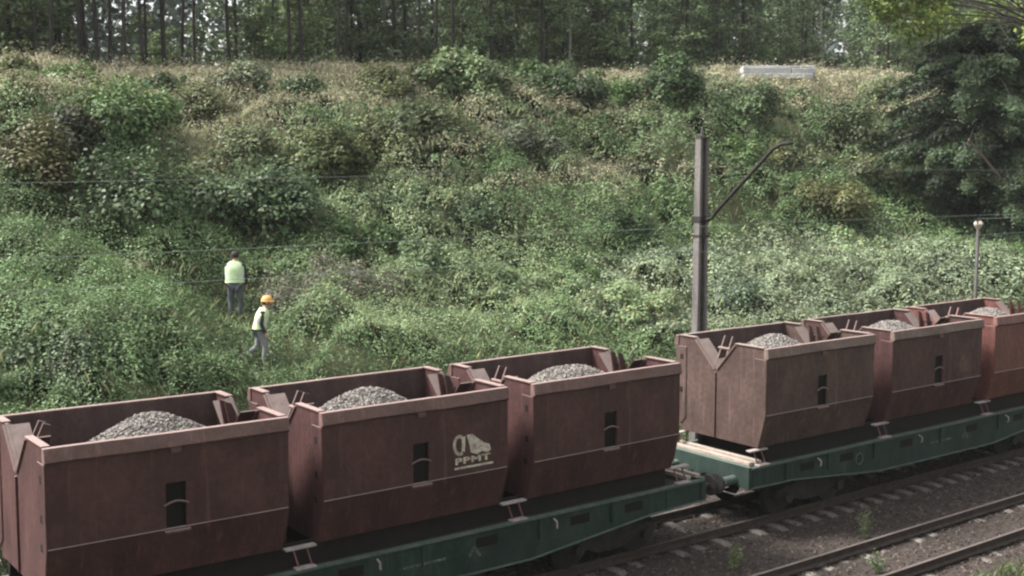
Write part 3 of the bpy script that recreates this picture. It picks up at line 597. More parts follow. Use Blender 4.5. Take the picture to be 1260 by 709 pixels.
SH = [
 (170, 290, 160, 120, DARKG, 'largest dark rounded shrub, middle of the left slope, up and left of the men', .12, 1.3),
 (150, 195, 130, 100, MIDG, 'bright-topped green shrub just above the largest dark shrub on the left', .12, 1.2),
 (322, 290, 135, 95, (.055, .08, .052), 'rounded shrub with pale leaf tips straight above the man seen from behind', .12, 1.3),
 (305, 208, 95, 52, GREY, 'low dome of grey-green shrub above the one with pale leaf tips', .11, 1),
 (398, 235, 95, 78, (.06, .075, .04), 'olive shrub with a dark foot, right of the low grey-green dome', .11, 1),
 (375, 150, 95, 50, DARKG, 'dark low shrub below the dry grass, above the olive shrub with a dark foot', .12, 1),
 (205, 128, 60, 40, DARKG, 'small dark shrub in the pale grass near the top left of the slope', .12, 1),
 (45, 262, 110, 110, (.07, .07, .04), 'brownish olive shrub at the left edge at mid slope', .12, 1.1),
 (85, 218, 90, 90, (.05, .055, .045), 'dark grey-green shrub between the left edge and the bright-topped shrub', .12, 1.1),
 (18, 175, 90, 90, OLIVE, 'olive shrub at the left edge near the top of the slope', .12, 1),
 (38, 328, 100, 56, (.05, .06, .05), 'low grey-green shrub at the left edge beside the upper wire', .11, 1),
 (250, 150, 70, 44, OLIVE, 'small olive shrub right of the russet dry patches, upper left', .11, .9),
 (572, 135, 90, 74, (.12, .16, .075), 'pale green shrub rising above the brink in the middle of the skyline', .14, 1.1),
 (470, 128, 70, 48, OLIVE, 'small olive shrub under the brink, left of the pale green skyline shrub', .12, .9),
 (465, 205, 105, 60, OLIVE, 'wide olive shrub at mid slope, right of the shrub with a dark foot', .11, 1),
 (535, 205, 120, 78, (.065, .085, .05), 'broad dull green shrub in the middle of the upper slope', .12, 1.1),
 (620, 140, 80, 52, GREY, 'grey-green shrub right below the pale skyline shrub', .12, .9),
 (610, 250, 42, 55, BRIGHT, 'small bright green bush standing alone in the middle of the slope', .10, 1),
 (690, 148, 105, 68, DARKG, 'dark green shrub on the upper slope, right of centre', .13, 1.1),
 (760, 150, 80, 50, MIDG, 'mid green shrub between the dark centre shrub and the bush above the mast', .12, .9),
 (828, 150, 74, 86, (.05, .078, .045), 'upright dark bush on the brink above the top of the concrete mast', .14, 1.3),
 (905, 158, 110, 58, (.06, .085, .05), 'wide green shrub under the left end of the concrete slabs', .13, 1),
 (985, 150, 90, 40, MIDG, 'low green shrub under the right end of the concrete slabs', .12, .9),
 (1040, 190, 110, 66, (.06, .08, .05), 'dull green shrub right of the tip of the mast arm', .12, 1),
 (1085, 140, 70, 46, GREY, 'grey-green shrub near the brink, just left of the dark conifer', .12, .9),
 (1010, 280, 125, 62, (.075, .08, .045), 'brownish olive shrub in the hollow between mast arm and conifer', .11, 1.1),
 (1105, 245, 70, 70, MIDG, 'yellowish green shrub touching the left side of the dark conifer', .12, 1),
 (955, 215, 80, 40, OLIVE, 'small olive shrub directly right of the slanting mast arm', .11, .9),
 (410, 392, 150, 76, BROWNG, 'brown-green brushy shrub above the container with white lettering, right of the men', .075, 1.5),
 (425, 312, 110, 50, (.055, .09, .045), 'dark green mound of shrub above the brown-green brushy shrub', .09, 1.1),
 (575, 292, 110, 50, (.07, .10, .055), 'rounded green mound below the small bright bush', .09, 1.1),
 (655, 318, 90, 40, GREY, 'low grey-green mound right of the rounded green mound, mid slope', .09, 1),
 (760, 300, 100, 46, (.055, .085, .05), 'dark green mound left of the concrete mast at the height of the arm clamp', .09, 1),
 (808, 262, 60, 34, MIDG, 'small mid green mound just left of the mast below the feeder wire', .09, .9),
 (700, 355, 120, 46, MIDG, 'long green mound in the lower middle of the slope', .08, 1.1),
 (55, 480, 130, 80, DARKG, 'dark leafy shrub behind the leftmost container, at the left edge', .10, 1.2),
 (165, 455, 140, 84, (.05, .07, .04), 'dark shrub with pale twigs behind the leftmost container, left of the walking man', .10, 1.3),
 (20, 410, 90, 60, GREY, 'grey-green shrub at the left edge under the lower wire', .10, 1),
 (130, 385, 90, 46, MIDG, 'mid green shrub below the lower wire, left of the men', .09, 1),
 (245, 465, 90, 44, (.08, .12, .055), 'low fresh green shrub behind the right end of the leftmost container', .09, 1),
 (500, 418, 120, 44, (.085, .13, .06), 'fresh green low shrub behind the gap between second and third containers', .08, 1.1),
 (770, 400, 110, 54, PALE, 'pale green shrub behind the third container, left of the mast', .09, 1.1),
 (655, 405, 90, 40, (.10, .14, .075), 'light green low shrub behind the third container', .08, 1),
 (905, 385, 90, 50, (.09, .12, .075), 'dusky green shrub right of the foot of the mast', .09, 1.1),
 (985, 360, 110, 44, PALE, 'pale grey-green shrub above the second wagon, right of the mast', .09, 1.1),
 (1085, 350, 120, 44, PALE, 'pale shrub above the second wagon, left of the slim post', .10, 1.1),
 (1180, 345, 100, 44, (.11, .14, .09), 'pale green shrub around the foot of the slim post', .10, 1),
 (1245, 340, 80, 44, MIDG, 'green shrub at the right edge below the dark conifer', .10, 1),
 (330, 92, 60, 26, (.09, .13, .075), 'small soft green bush on the brink, left part of the skyline', .13, .8),
 (415, 88, 50, 24, GREY, 'small grey-green bush on the brink right of the soft green one', .13, .8),
 (730, 96, 56, 26, MIDG, 'small green bush on the brink midway between centre and the upright dark bush', .14, .8),
 (95, 140, 90, 56, MIDG, 'mid green shrub near the top left, left of the russet dry patches', .12, 1),
 (20, 115, 100, 44, OLIVE, 'olive bush on the brink at the left edge', .12, 1),
 (300, 120, 80, 46, (.12, .14, .085), 'soft olive bush just below the brink, above the dome of grey-green shrub', .12, .9),
 (395, 195, 80, 44, OLIVE, 'small olive shrub wedged above the shrub with a dark foot', .11, .9),
 (250, 240, 60, 50, OLIVE, 'narrow olive shrub between the largest dark shrub and its neighbour to the right', .11, .9),
 (110, 320, 90, 40, MIDG, 'low mid green shrub under the largest dark shrub on the left', .11, .9),
 (640, 200, 100, 50, (.12, .14, .09), 'dull olive shrub directly above the small bright bush', .12, 1),
 (560, 240, 80, 36, OLIVE, 'low olive shrub left of the small bright bush', .11, .9),
 (730, 190, 90, 44, OLIVE, 'olive shrub below the dark centre shrub of the upper slope', .12, .9),
 (790, 225, 80, 40, GREY, 'grey-green shrub left of the mast top', .11, .9),
 (900, 210, 80, 44, MIDG, 'mid green shrub just right of the mast top under the arm', .12, .9),
 (520, 108, 60, 34, OLIVE, 'small olive bush on the brink left of the pale skyline shrub', .13, .8),
 (650, 106, 66, 34, MIDG, 'small mid green bush on the brink right of the pale skyline shrub', .13, .8),
 (1060, 235, 80, 44, (.14, .16, .085), 'yellowish olive shrub between the mast arm tip and the conifer', .12, 1),
 (880, 120, 60, 30, GREY, 'small grey-green bush on the brink at the left end of the slabs', .13, .8),
 (480, 280, 130, 50, (.11, .15, .08), 'wide vine-grown mound right of the shrub with pale leaf tips', .09, 1.2),
 (520, 345, 140, 50, (.12, .165, .085), 'long vine-grown mound in the centre of the lower slope', .09, 1.2),
 (620, 375, 130, 46, (.12, .16, .08), 'vine-grown mound in the lower slope above the third container', .09, 1.2),
 (850, 340, 110, 44, (.13, .165, .10), 'pale green mound crossing behind the mast', .09, 1.1),
 (1040, 320, 130, 40, PALE, 'pale bramble mound midway between mast and slim post', .10, 1.1),
]
for s in SH: shrub(*s[:5], s[5], leaf=s[6], dens=s[7])

# ground cover
def sample(n, y0, y1, pxa=-260, pxb=1500, power=1.0):
    y = y0+(y1-y0)*rng.random(n)**power; px = rng.uniform(pxa, pxb, n)
    d = fw[None]+rt[None]*((px-630)/F_PX)[:, None]; k = (y-CAM[1])/d[:, 1]; return CAM[0]+d[:, 0]*k, y
nc = 34000; per = 24; n = nc*per
cx_, cy_ = sample(nc, 4.4, 33, power=1.15); cr_ = rng.uniform(.10, .30, nc)+.3*(rng.random(nc) < .12)*np.clip(cy_/22+.4, .7, 1.4)
u = unit(rng.normal(size=(n, 3))); u[:, 2] = np.abs(u[:, 2])**.8; rr_ = np.repeat(cr_, per)*rng.uniform(.45, 1.1, n)
x = np.repeat(cx_, per)+u[:, 0]*rr_*1.5; y = np.repeat(cy_, per)+u[:, 1]*rr_*1.5
gz = ground_z(x, y); mh = mound(x, y); dep = 0
z = gz+mh+u[:, 2]*rr_*1.25-.16
P = np.c_[x, y, z]; px, py_, dd = proj(P)
e = .25; gxn = (ground_z(x+e, y)+mound(x+e, y)-gz-mh)/e; gyn = (ground_z(x, y+e)+mound(x, y+e)-gz-mh)/e
Nn = unit(unit(np.c_[-gxn, -gyn, np.ones(n)])*.8+u*.75+rng.normal(size=(n, 3))*.26)
uc = np.repeat(rng.random((nc, 6)), per, axis=0); vc = np.repeat(np.clip(rng.normal(1, .13, nc), .6, 1.5), per)
def blob(cx, cy, rx, ry): return np.exp(-(((px-cx)/rx)**2+((py_-cy)/ry)**2))
pn = N1(x, y, 3.0); pn2 = N4(x+70, y+9, 1.2)
w_dry = 2.6*np.clip((y-20.5)/5.5, 0, 1)*(.08+1.1*pn+.8*pn2)+2.6*blob(95, 105, 60, 20)+2.6*blob(205, 135, 45, 28)+2.6*blob(258, 185, 26, 45)+2.2*blob(285, 150, 55, 20)+2.0*blob(560, 165, 60, 30)+2.2*blob(740, 112, 80, 22)+1.5*blob(800, 205, 160, 22)+1.3*blob(640, 225, 80, 18)+1.8*blob(400, 110, 110, 16)+1.8*blob(1050, 115, 90, 20)+1.2*blob(190, 325, 80, 18)
w_vine = 2.2*blob(540, 330, 200, 100)+.8*blob(470, 250, 120, 40)
w_pale = 2.4*blob(1020, 340, 280, 60)+1.0*blob(800, 370, 120, 45)
w_mid = .75+.6*pn; w_olive = .35+1.0*pn2*np.clip((330-py_)/120, .2, 1); w_dark_shade = 1.6*np.clip(.75-mh, 0, 1)*(y < 24)+.95*blob(80, 440, 150, 60)+.8*blob(90, 250, 150, 90)+.4*blob(1150, 250, 90, 60)  # low spots weighted dark to paint hollow shade; blobs are darker growth
Wt = np.stack([w_dry, w_vine, w_pale, w_mid, w_olive, w_dark_shade], 1)*(.8+.55*uc)
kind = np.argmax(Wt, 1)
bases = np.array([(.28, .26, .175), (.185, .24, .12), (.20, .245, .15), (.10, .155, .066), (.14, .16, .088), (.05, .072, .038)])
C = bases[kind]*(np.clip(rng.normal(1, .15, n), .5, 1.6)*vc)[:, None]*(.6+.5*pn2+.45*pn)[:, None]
C[:, 0] *= rng.uniform(.92, 1.1, n); C[:, 2] *= rng.uniform(.9, 1.12, n)
size = np.array([.09, .085, .105, .09, .085, .09])[kind]*rng.uniform(.6, 1.4, n)*np.clip(dd/42, .8, 1.8)
names = [('dry_undergrowth', 'low dry tan and brown undergrowth near the brink'), ('climbing_ground_cover', 'light green creeping vines draped over the middle of the slope'), ('bramble_ground_cover', 'pale grey-green brambles along the foot of the right slope'),
         ('leafy_ground_cover', 'mid green leafy weeds covering the slope'), ('olive_ground_cover', 'olive green low weeds mixed over the upper slope'), ('dark_and_shade_cover', 'dark green low growth and painted shade in the hollows of the slope')]
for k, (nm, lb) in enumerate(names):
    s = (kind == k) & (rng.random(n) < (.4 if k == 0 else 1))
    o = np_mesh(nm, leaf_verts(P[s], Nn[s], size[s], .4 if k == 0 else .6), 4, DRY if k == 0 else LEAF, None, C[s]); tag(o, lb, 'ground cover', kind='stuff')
# dry grass blades along the brink and in patches
s = np.flatnonzero((kind == 0)); s = rng.choice(s, min(len(s), 30000), replace=False)
Pb = P[s].copy(); Pb[:, 2] = gz[s]+mh[s]*.5; hh = rng.uniform(.12, .4, len(s))
x2, y2 = sample(60000, 25, 36); P2 = np.c_[x2, y2, ground_z(x2, y2)]
Pa = np.concatenate([Pb, P2]); ha = np.concatenate([hh, rng.uniform(.12, .5, len(P2))])
tone = N1(Pa[:, 0], Pa[:, 1], 2.2)[:, None]; cb = np.array([.35, .315, .225])*(1-tone)+np.array([.17, .20, .10])*tone
cb = cb*rng.uniform(.6, 1.4, len(Pa))[:, None]
o = np_mesh('dry_grass', blade_verts(Pa, ha, rng.uniform(.015, .04, len(Pa)), rng.uniform(.1, .6, len(Pa))), 4, DRY, None, cb); tag(o, 'pale dry grass standing along the brink and in bleached patches', 'grass', kind='stuff')
# green blades and weeds between leaves
x2, y2 = sample(24000, 4.6, 27); P2 = np.c_[x2, y2, ground_z(x2, y2)+mound(x2, y2)*.8]
o = np_mesh('green_grass', blade_verts(P2, rng.uniform(.12, .45, len(P2)), rng.uniform(.010, .022, len(P2)), rng.uniform(.2, .8, len(P2))), 4, LEAF, None, shade((.17, .19, .10), len(P2), .3)*np.where(rng.random(len(P2)) < .3, 1.5, 1)[:, None]); tag(o, 'green grass and thin weeds between the shrubs', 'grass', kind='stuff')
# grass at the lower right, by the near track, and on the near bank
gx_ = rng.uniform(6, 46, 60000); gy_ = rng.uniform(-12.5, -4.8, 60000); a = N2(gx_, gy_, 1.2)+np.clip((-5.5-gy_)/.8, -.6, .6); kk = a > .5; gx_, gy_ = gx_[kk], gy_[kk]
P2 = np.c_[gx_, gy_, ground_z(gx_, gy_)]
o = np_mesh('trackside_grass', blade_verts(P2, rng.uniform(.06, .28, len(P2)), rng.uniform(.008, .02, len(P2)), rng.uniform(.2, 1.0, len(P2))), 4, LEAF, None, shade((.11, .14, .065), len(P2), .35)); tag(o, 'green grass beside the empty track at the lower right', 'grass', kind='stuff')
def weed(px, py, Yw, h, n, base, label, r=.22):
    p = on_y(px, py, Yw); g0 = float(ground_z(p[0], p[1])); root = empty('trackside_weed', (p[0], p[1], g0)); tag(root, label, 'weed', 'weeds between the tracks')
    m = MB(); PP = []
    for k in range(n):
        a = rng.uniform(0, 6.28); q = rng.uniform(.2, 1)*r; top = Vector((math.cos(a)*q, math.sin(a)*q, h*rng.uniform(.6, 1))); m.tube([(0, 0, -.02), (top.x*.3, top.y*.3, top.z*.5), top], [.006, .005, .002], 4)
        for j in range(22): s_ = rng.uniform(.15, 1); PP.append((top.x*s_+rng.normal()*.04, top.y*s_+rng.normal()*.04, top.z*s_+rng.normal()*.03))
    PP = np.array(PP); m.build('stems', mat('weed_stem', (.09, .11, .05)), root)
    np_mesh('leaves', leaf_verts(PP, unit(rng.normal(size=(len(PP), 3))+np.array([0, 0, .7])), rng.uniform(.03, .07, len(PP)), .5), 4, LEAF, root, shade(base, len(PP), .3))
weed(903, 700, -2.35, .62, 14, (.17, .22, .10), 'yellow-green weed at the bottom edge, on the ballast beside the wagon gap', .16)
weed(1064, 652, -2.7, .75, 12, (.09, .11, .06), 'tall dull weed growing against the far rail of the empty track')
weed(1080, 700, -4.2, .45, 12, (.11, .15, .08), 'low weed between the two rails of the empty track')
weed(1150, 708, -5.6, .3, 9, (.10, .13, .06), 'small weed outside the near rail at the bottom edge')

# ------------------------------------------------------------------ dark conifer and overhanging broadleaf tree at the right
def conifer(px, py, H, rad, label):
    p, t = hit(px, py); g0 = float(ground_z(p[0], p[1])); root = empty('conifer_tree', (p[0], p[1], g0-.2)); tag(root, label, 'tree')
    m = MB(); m.tube([(0, 0, 0), (.1, 0, H*.5), (0, .1, H)], [.24, .14, .03], 10); m.build('trunk', BARK, root)
    PP = []; NN = []; bm_ = MB(); CC = []
    for k in range(190):
        f = rng.random()**.85; zz = .25+f*(H-.5); a = rng.uniform(0, 6.283); L = rad*(1-f**3.6)**.5*rng.uniform(.75, 1.12)+.3
        d = np.array([math.cos(a), math.sin(a), 0]); tip = d*L+np.array([0, 0, zz-.12*L-.25*rng.random()]); mid = d*L*.5+np.array([0, 0, zz+.12*L])
        bm_.tube([(0, 0, zz), tuple(mid), tuple(tip)], [.045, .03, .008], 5)
        kk = int(440*L/rad*2)+80; s_ = rng.random(kk)**.6; b = np.outer((1-s_)**2, [0, 0, zz])+np.outer(2*s_*(1-s_), mid)+np.outer(s_*s_, tip)
        side = np.cross(d, [0, 0, 1.0]); wd = .55*(1.15-s_)*L*.5
        off = np.outer(rng.normal(size=kk)*wd*.55, side); b = b+off; b[:, 2] -= np.abs(rng.normal(size=kk))*.22+np.linalg.norm(off, axis=1)*.25
        PP.append(b); NN.append(unit(np.outer(np.ones(kk), [d[0]*.5, d[1]*.5, .9])+rng.normal(size=(kk, 3))*.45)); CC.append(shade(np.array((.032, .048, .024))*rng.uniform(.5, 2.2), kk, .3))
    PP = np.concatenate(PP); NN = np.concatenate(NN); CC = np.concatenate(CC)
    bm_.build('branches', BARK, root); np_mesh('crown', leaf_verts(PP, NN, rng.uniform(.14, .30, len(PP)), .35), 4, LEAF, root, CC)
conifer(1205, 292, 10.8, 5.6, 'dark bushy conifer filling the right edge of the slope')
conifer(1300, 296, 12.4, 4.8, 'second dark conifer, cut by the right edge behind the first')
def broadleaf(loc, H, cr, cz, base, label, nclump=46, leaf=.17, per=260):
    root = empty('broadleaf_tree', loc); tag(root, label, 'tree')
    m = MB(); m.tube([(0, 0, -.3), (.15, .1, H*.4), (0, 0, H*.8)], [.38, .26, .1], 12); m.build('trunk', BARK, root)
    PP = []; NN = []; CC = []; bm_ = MB()
    for k in range(nclump):
        d = unit(rng.normal(size=(1, 3)))[0]; q = rng.uniform(.45, 1)**.5; c = np.array([d[0]*cr*q, d[1]*cr*q, cz+d[2]*3.4*q]); r = rng.uniform(.8, 1.6)
        bm_.tube([(0, 0, cz-3.8+rng.uniform(0, 2)), tuple(c*np.array([.5, .5, .5])+np.array([0, 0, (cz-2)*.5])), tuple(c)], [.06, .035, .012], 5)
        u = unit(rng.normal(size=(per, 3))); PP.append(c+u*(r*(.55+.5*rng.random(per)))[:, None]*np.array([1, 1, .65])); NN.append(unit(u*.6+np.array([0, 0, .6])+rng.normal(size=(per, 3))*.5)); CC.append(shade(np.array(base)*rng.uniform(.6, 1.35), per, .3))
    PP = np.concatenate(PP); NN = np.concatenate(NN); CC = np.concatenate(CC)
    bm_.build('limbs', BARK, root); np_mesh('crown', leaf_verts(PP, NN, leaf*rng.uniform(.7, 1.4, len(PP)), .65), 4, LEAF, root, CC)
bp_ = on_y(1318, 300, 10.5)
broadleaf((bp_[0], 10.5, float(ground_z(bp_[0], 10.5))), 17, 9.4, 13.7, (.16, .21, .05), 'yellow-green leafy crown hanging into the top right corner', 95, .22, 400)
# leaning bare trunk
a = hit(1258, 268)[0]; 
root = empty('leaning_dead_trunk', (a[0]-1.0, a[1]-3.4, float(ground_z(a[0]-1, a[1]-3.4)))); tag(root, 'thin reddish brown bare trunk leaning in front of the dark conifer', 'dead tree')
t0 = on_y(1262, 262, a[1]-4.2)-np.array(root.location); t1 = on_y(1192, 172, a[1]-4.4)-np.array(root.location)
ext = t0+(t0-t1)*.55
m = MB(); m.tube([tuple(ext), tuple(t0), tuple((t0+t1)/2+np.array([0, 0, .1])), tuple(t1)], [.085, .075, .055, .03], 7); m.build('trunk', mat('red_bark', (.13, .085, .07), .9, col2=(.2, .14, .12), scale=5), root)
m = MB(); m.tube([tuple((t0+t1)/2), tuple((t0+t1)/2+np.array([-1.0, 0, .9]))], [.03, .01], 5); m.tube([tuple(t0*.6+t1*.4), tuple(t0*.6+t1*.4+np.array([-1.4, .2, .3]))], [.03, .01], 5); m.build('bare_branch', BARK, root)

# ------------------------------------------------------------------ the wood on the plateau
def crown_mesh(base, cz, rad, rz, ncl, per, leaf, flat=.6, low=0):
    PP = []; NN = []; CC = []
    for k in range(ncl):
        a = rng.uniform(0, 6.283); q = rng.random()**.5; zz = cz+rz*rng.uniform(-1, 1); rr = rad*math.sqrt(max(.05, 1-((zz-cz)/rz)**2))
        c = np.array([math.cos(a)*q*rr, math.sin(a)*q*rr, zz]); r = rng.uniform(.4, .85)
        u = unit(rng.normal(size=(per, 3))); PP.append(c+u*(r*rng.random(per)**.5)[:, None]*np.array([1, 1, flat])); NN.append(unit(u*.5+np.array([0, 0, .7])+rng.normal(size=(per, 3))*.5)); CC.append(shade(np.array(base)*rng.uniform(.7, 1.3), per, .3))
    PP = np.concatenate(PP); return np_mesh('crown', leaf_verts(PP, np.concatenate(NN), leaf*rng.uniform(.7, 1.4, len(PP)), .5), 4, LEAF, None, np.concatenate(CC), link=False)
def trunk_mesh(H, r, m_, lean=0):
    m = MB(); m.tube([(0, 0, -.3), (lean*.4+rng.normal()*.05, rng.normal()*.05, H*.3), (lean*.7, rng.normal()*.1, H*.65), (lean, 0, H)], [r, r*.82, r*.55, r*.15], 8)
    for k in range(14):
        a = rng.uniform(0, 6.28); zz = rng.uniform(1.2, H*.8); L = rng.uniform(.4, 1.5); m.tube([(lean*zz/H, 0, zz), (lean*zz/H+math.cos(a)*L, math.sin(a)*L, zz+rng.uniform(-.3, .4))], [.025, .006], 4, cap=False)
    o = m.build('trunk', m_); me = o.data; bpy.data.objects.remove(o); return me
pines = [(trunk_mesh(13, rng.uniform(.075, .125), BARK, rng.normal()*.3), crown_mesh((.075, .10, .052), 10.4, 1.8, 3.2, 48, 40, .30)) for _ in range(5)]
spruces = [(trunk_mesh(11, .13, BARK), crown_mesh((.09, .125, .065), 5.8, 2.1, 5.6, 100, 44, .24)) for _ in range(3)]
broads = [(trunk_mesh(9, .11, BARK, rng.normal()*.4), crown_mesh((.13, .175, .085), 4.4, 2.0, 3.9, 80, 46, .22)) for _ in range(4)]
birches = [(trunk_mesh(13, .12, PALEBARK, .2), crown_mesh((.07, .10, .05), 9.5, 1.8, 3.2, 40, 40, .24)) for _ in range(2)]
thickets = [(trunk_mesh(3.4, .05, BARK, .2), crown_mesh((.12, .165, .07), 1.9, 1.5, 1.9, 46, 46, .2)) for _ in range(3)]
def plant(kind, name, x, y, label, group, sc=1):
    tm, cm = random.choice(kind); r_ = empty(name, (x, y, float(ground_z(x, y))), random.uniform(0, 6.28)); r_.scale = (sc, sc, sc*random.uniform(.92, 1.1)); tag(r_, label, 'tree', group)
    for nm, md in (('trunk', tm), ('crown', cm)):
        o = bpy.data.objects.new(nm, md); COL.objects.link(o); o.parent = r_
def at_px(px, Y): p = on_y(px, 100, Y); return p[0]
for i in range(100):
    px = random.uniform(-140, 1330); Yt = random.uniform(36.5, 56)
    if 70 < px < 310 and random.random() < .35: continue
    if px > 700 and random.random() < .5: continue
    plant(pines, 'pine_tree', at_px(px, Yt), Yt, 'slender dark-trunked pine in the wood above the slope', 'pines in the wood above the slope', random.uniform(.85, 1.15))
for px in (48, 62, 101, 110, 122, 153, 178, 203, 283, 357, 372, 605): # the bold dark trunks at the edge of the wood
    Yt = random.uniform(35.5, 38.5); plant(pines, 'pine_tree', at_px(px, Yt), Yt, 'bold dark pine trunk at the front edge of the wood above the slope', 'front row pines of the wood', 1.15)
for i in range(50):
    px = random.uniform(280, 1330); Yt = random.uniform(40, 58)
    plant(spruces, 'spruce_tree', at_px(px, Yt), Yt, 'dull green spruce branched to the ground in the wood above the slope', 'spruces in the wood above the slope', random.uniform(.8, 1.2))
for i in range(46):
    px = random.uniform(560, 1330) if random.random() < .8 else random.uniform(-100, 90); Yt = random.uniform(37.5, 52)
    plant(broads, 'leafy_tree', at_px(px, Yt), Yt, 'leafy grey-green young tree in the wood above the slope', 'young leafy trees in the wood', random.uniform(.8, 1.25))
for px, Yt in ((1010, 38), (868, 44), (1075, 42), (700, 41), (472, 43)):
    plant(birches, 'birch_tree', at_px(px, Yt), Yt, {1010: 'pale bare-stemmed birch right of the concrete slabs', 868: 'pale birch stem behind the upright dark bush', 1075: 'pale birch stem left of the dark conifer', 700: 'pale birch stem in the dark middle of the wood', 472: 'pale birch stem in the wood left of centre'}[px], 'pale birches in the wood', .9)
for i in range(60):
    px = random.uniform(-120, 1330); Yt = random.uniform(38.5, 50)
    if 85 < px < 175: continue
    plant(thickets, 'thicket_bush', at_px(px, Yt), Yt, 'low bush of undergrowth between the trunks of the wood', 'undergrowth bushes in the wood', random.uniform(.7, 1.3))
# the far part of the wood reads as one mass
n = 80000; y = rng.uniform(62, 84, n); px = rng.uniform(-300, 1560, n); d = fw[None]+rt[None]*((px-630)/F_PX)[:, None]; k = (y-CAM[1])/d[:, 1]; x = CAM[0]+d[:, 0]*k
z = ground_z(x, y)+rng.random(n)*15*(.75+.4*N1(x, y, 5)); gap = (N2(x, z*1.2, 2.6)+.6*N3(x, z, 1.1) > .92) & (px < 330) | (N2(x, z, 2.2) > .8)
x, y, z = x[~gap], y[~gap], z[~gap]; P = np.c_[x, y, z]
o = np_mesh('distant_wood', leaf_verts(P, unit(rng.normal(size=(len(P), 3))+np.array([0, 0, .5])), rng.uniform(.45, .95, len(P)), .6), 4, LEAF, None, shade((.10, .12, .10), len(P), .3)); tag(o, 'far dim part of the wood behind the trunks', 'wood', kind='stuff')

# ------------------------------------------------------------------ two railway workers
def cloth(name, c, c2=None, rough=.9): return mat(name, c, rough, col2=c2 or tuple(v*1.35 for v in c), scale=9)
SKIN = mat('skin', (.42, .25, .19), .6); VEST = cloth('hi_vis_vest', (.36, .47, .27), (.44, .54, .35)); REFL = mat('reflective_tape', (.45, .47, .44), .4)
VEST2 = cloth('pale_hi_vis_vest', (.46, .52, .30), (.54, .60, .40))
JACK = cloth('dark_jacket', (.018, .026, .022)); TROU = cloth('grey_trousers', (.075, .08, .09)); TROU2 = cloth('light_grey_trousers', (.16, .165, .17)); BOOT = cloth('boots', (.02, .018, .016))
HAIR = mat('dark_hair', (.022, .017, .014), .8); HELM = mat('orange_helmet', (.55, .27, .08), .35); EYE = mat('eye', (.02, .02, .02), .3)
def skin_mesh(name, pts, edges, rads, m_, parent, root=0, sub=2):
    me = bpy.data.meshes.new(name); me.from_pydata([tuple(p) for p in pts], edges, []); o = bpy.data.objects.new(name, me); COL.objects.link(o)
    sk = o.modifiers.new('Skin', 'SKIN'); sk.use_smooth_shade = True
    for i, r in enumerate(rads):
        d = me.skin_vertices[0].data[i]; d.radius = r if isinstance(r, tuple) else (r, r); d.use_root = (i == root)
    sb = o.modifiers.new('Sub', 'SUBSURF'); sb.levels = sub; sb.render_levels = sub
    dg = bpy.context.evaluated_depsgraph_get(); nm = bpy.data.meshes.new_from_object(o.evaluated_get(dg)); bpy.data.objects.remove(o)
    nm.materials.clear(); nm.materials.append(m_); nm.polygons.foreach_set('use_smooth', [True]*len(nm.polygons))
    o = bpy.data.objects.new(name, nm); COL.objects.link(o); o.parent = parent; return o
def ellipsoid(name, c, r, m_, parent, zmin=None, n=20):
    bm = bmesh.new(); bmesh.ops.create_uvsphere(bm, u_segments=n, v_segments=n//2+2, radius=1)
    for v in bm.verts: v.co = Vector((v.co.x*r[0]+c[0], v.co.y*r[1]+c[1], v.co.z*r[2]+c[2]))
    if zmin is not None: bmesh.ops.delete(bm, geom=[v for v in bm.verts if v.co.z < zmin], context='VERTS')
    me = bpy.data.meshes.new(name); bm.to_mesh(me); bm.free(); me.materials.append(m_); me.polygons.foreach_set('use_smooth', [True]*len(me.polygons))
    o = bpy.data.objects.new(name, me); COL.objects.link(o); o.parent = parent; return o
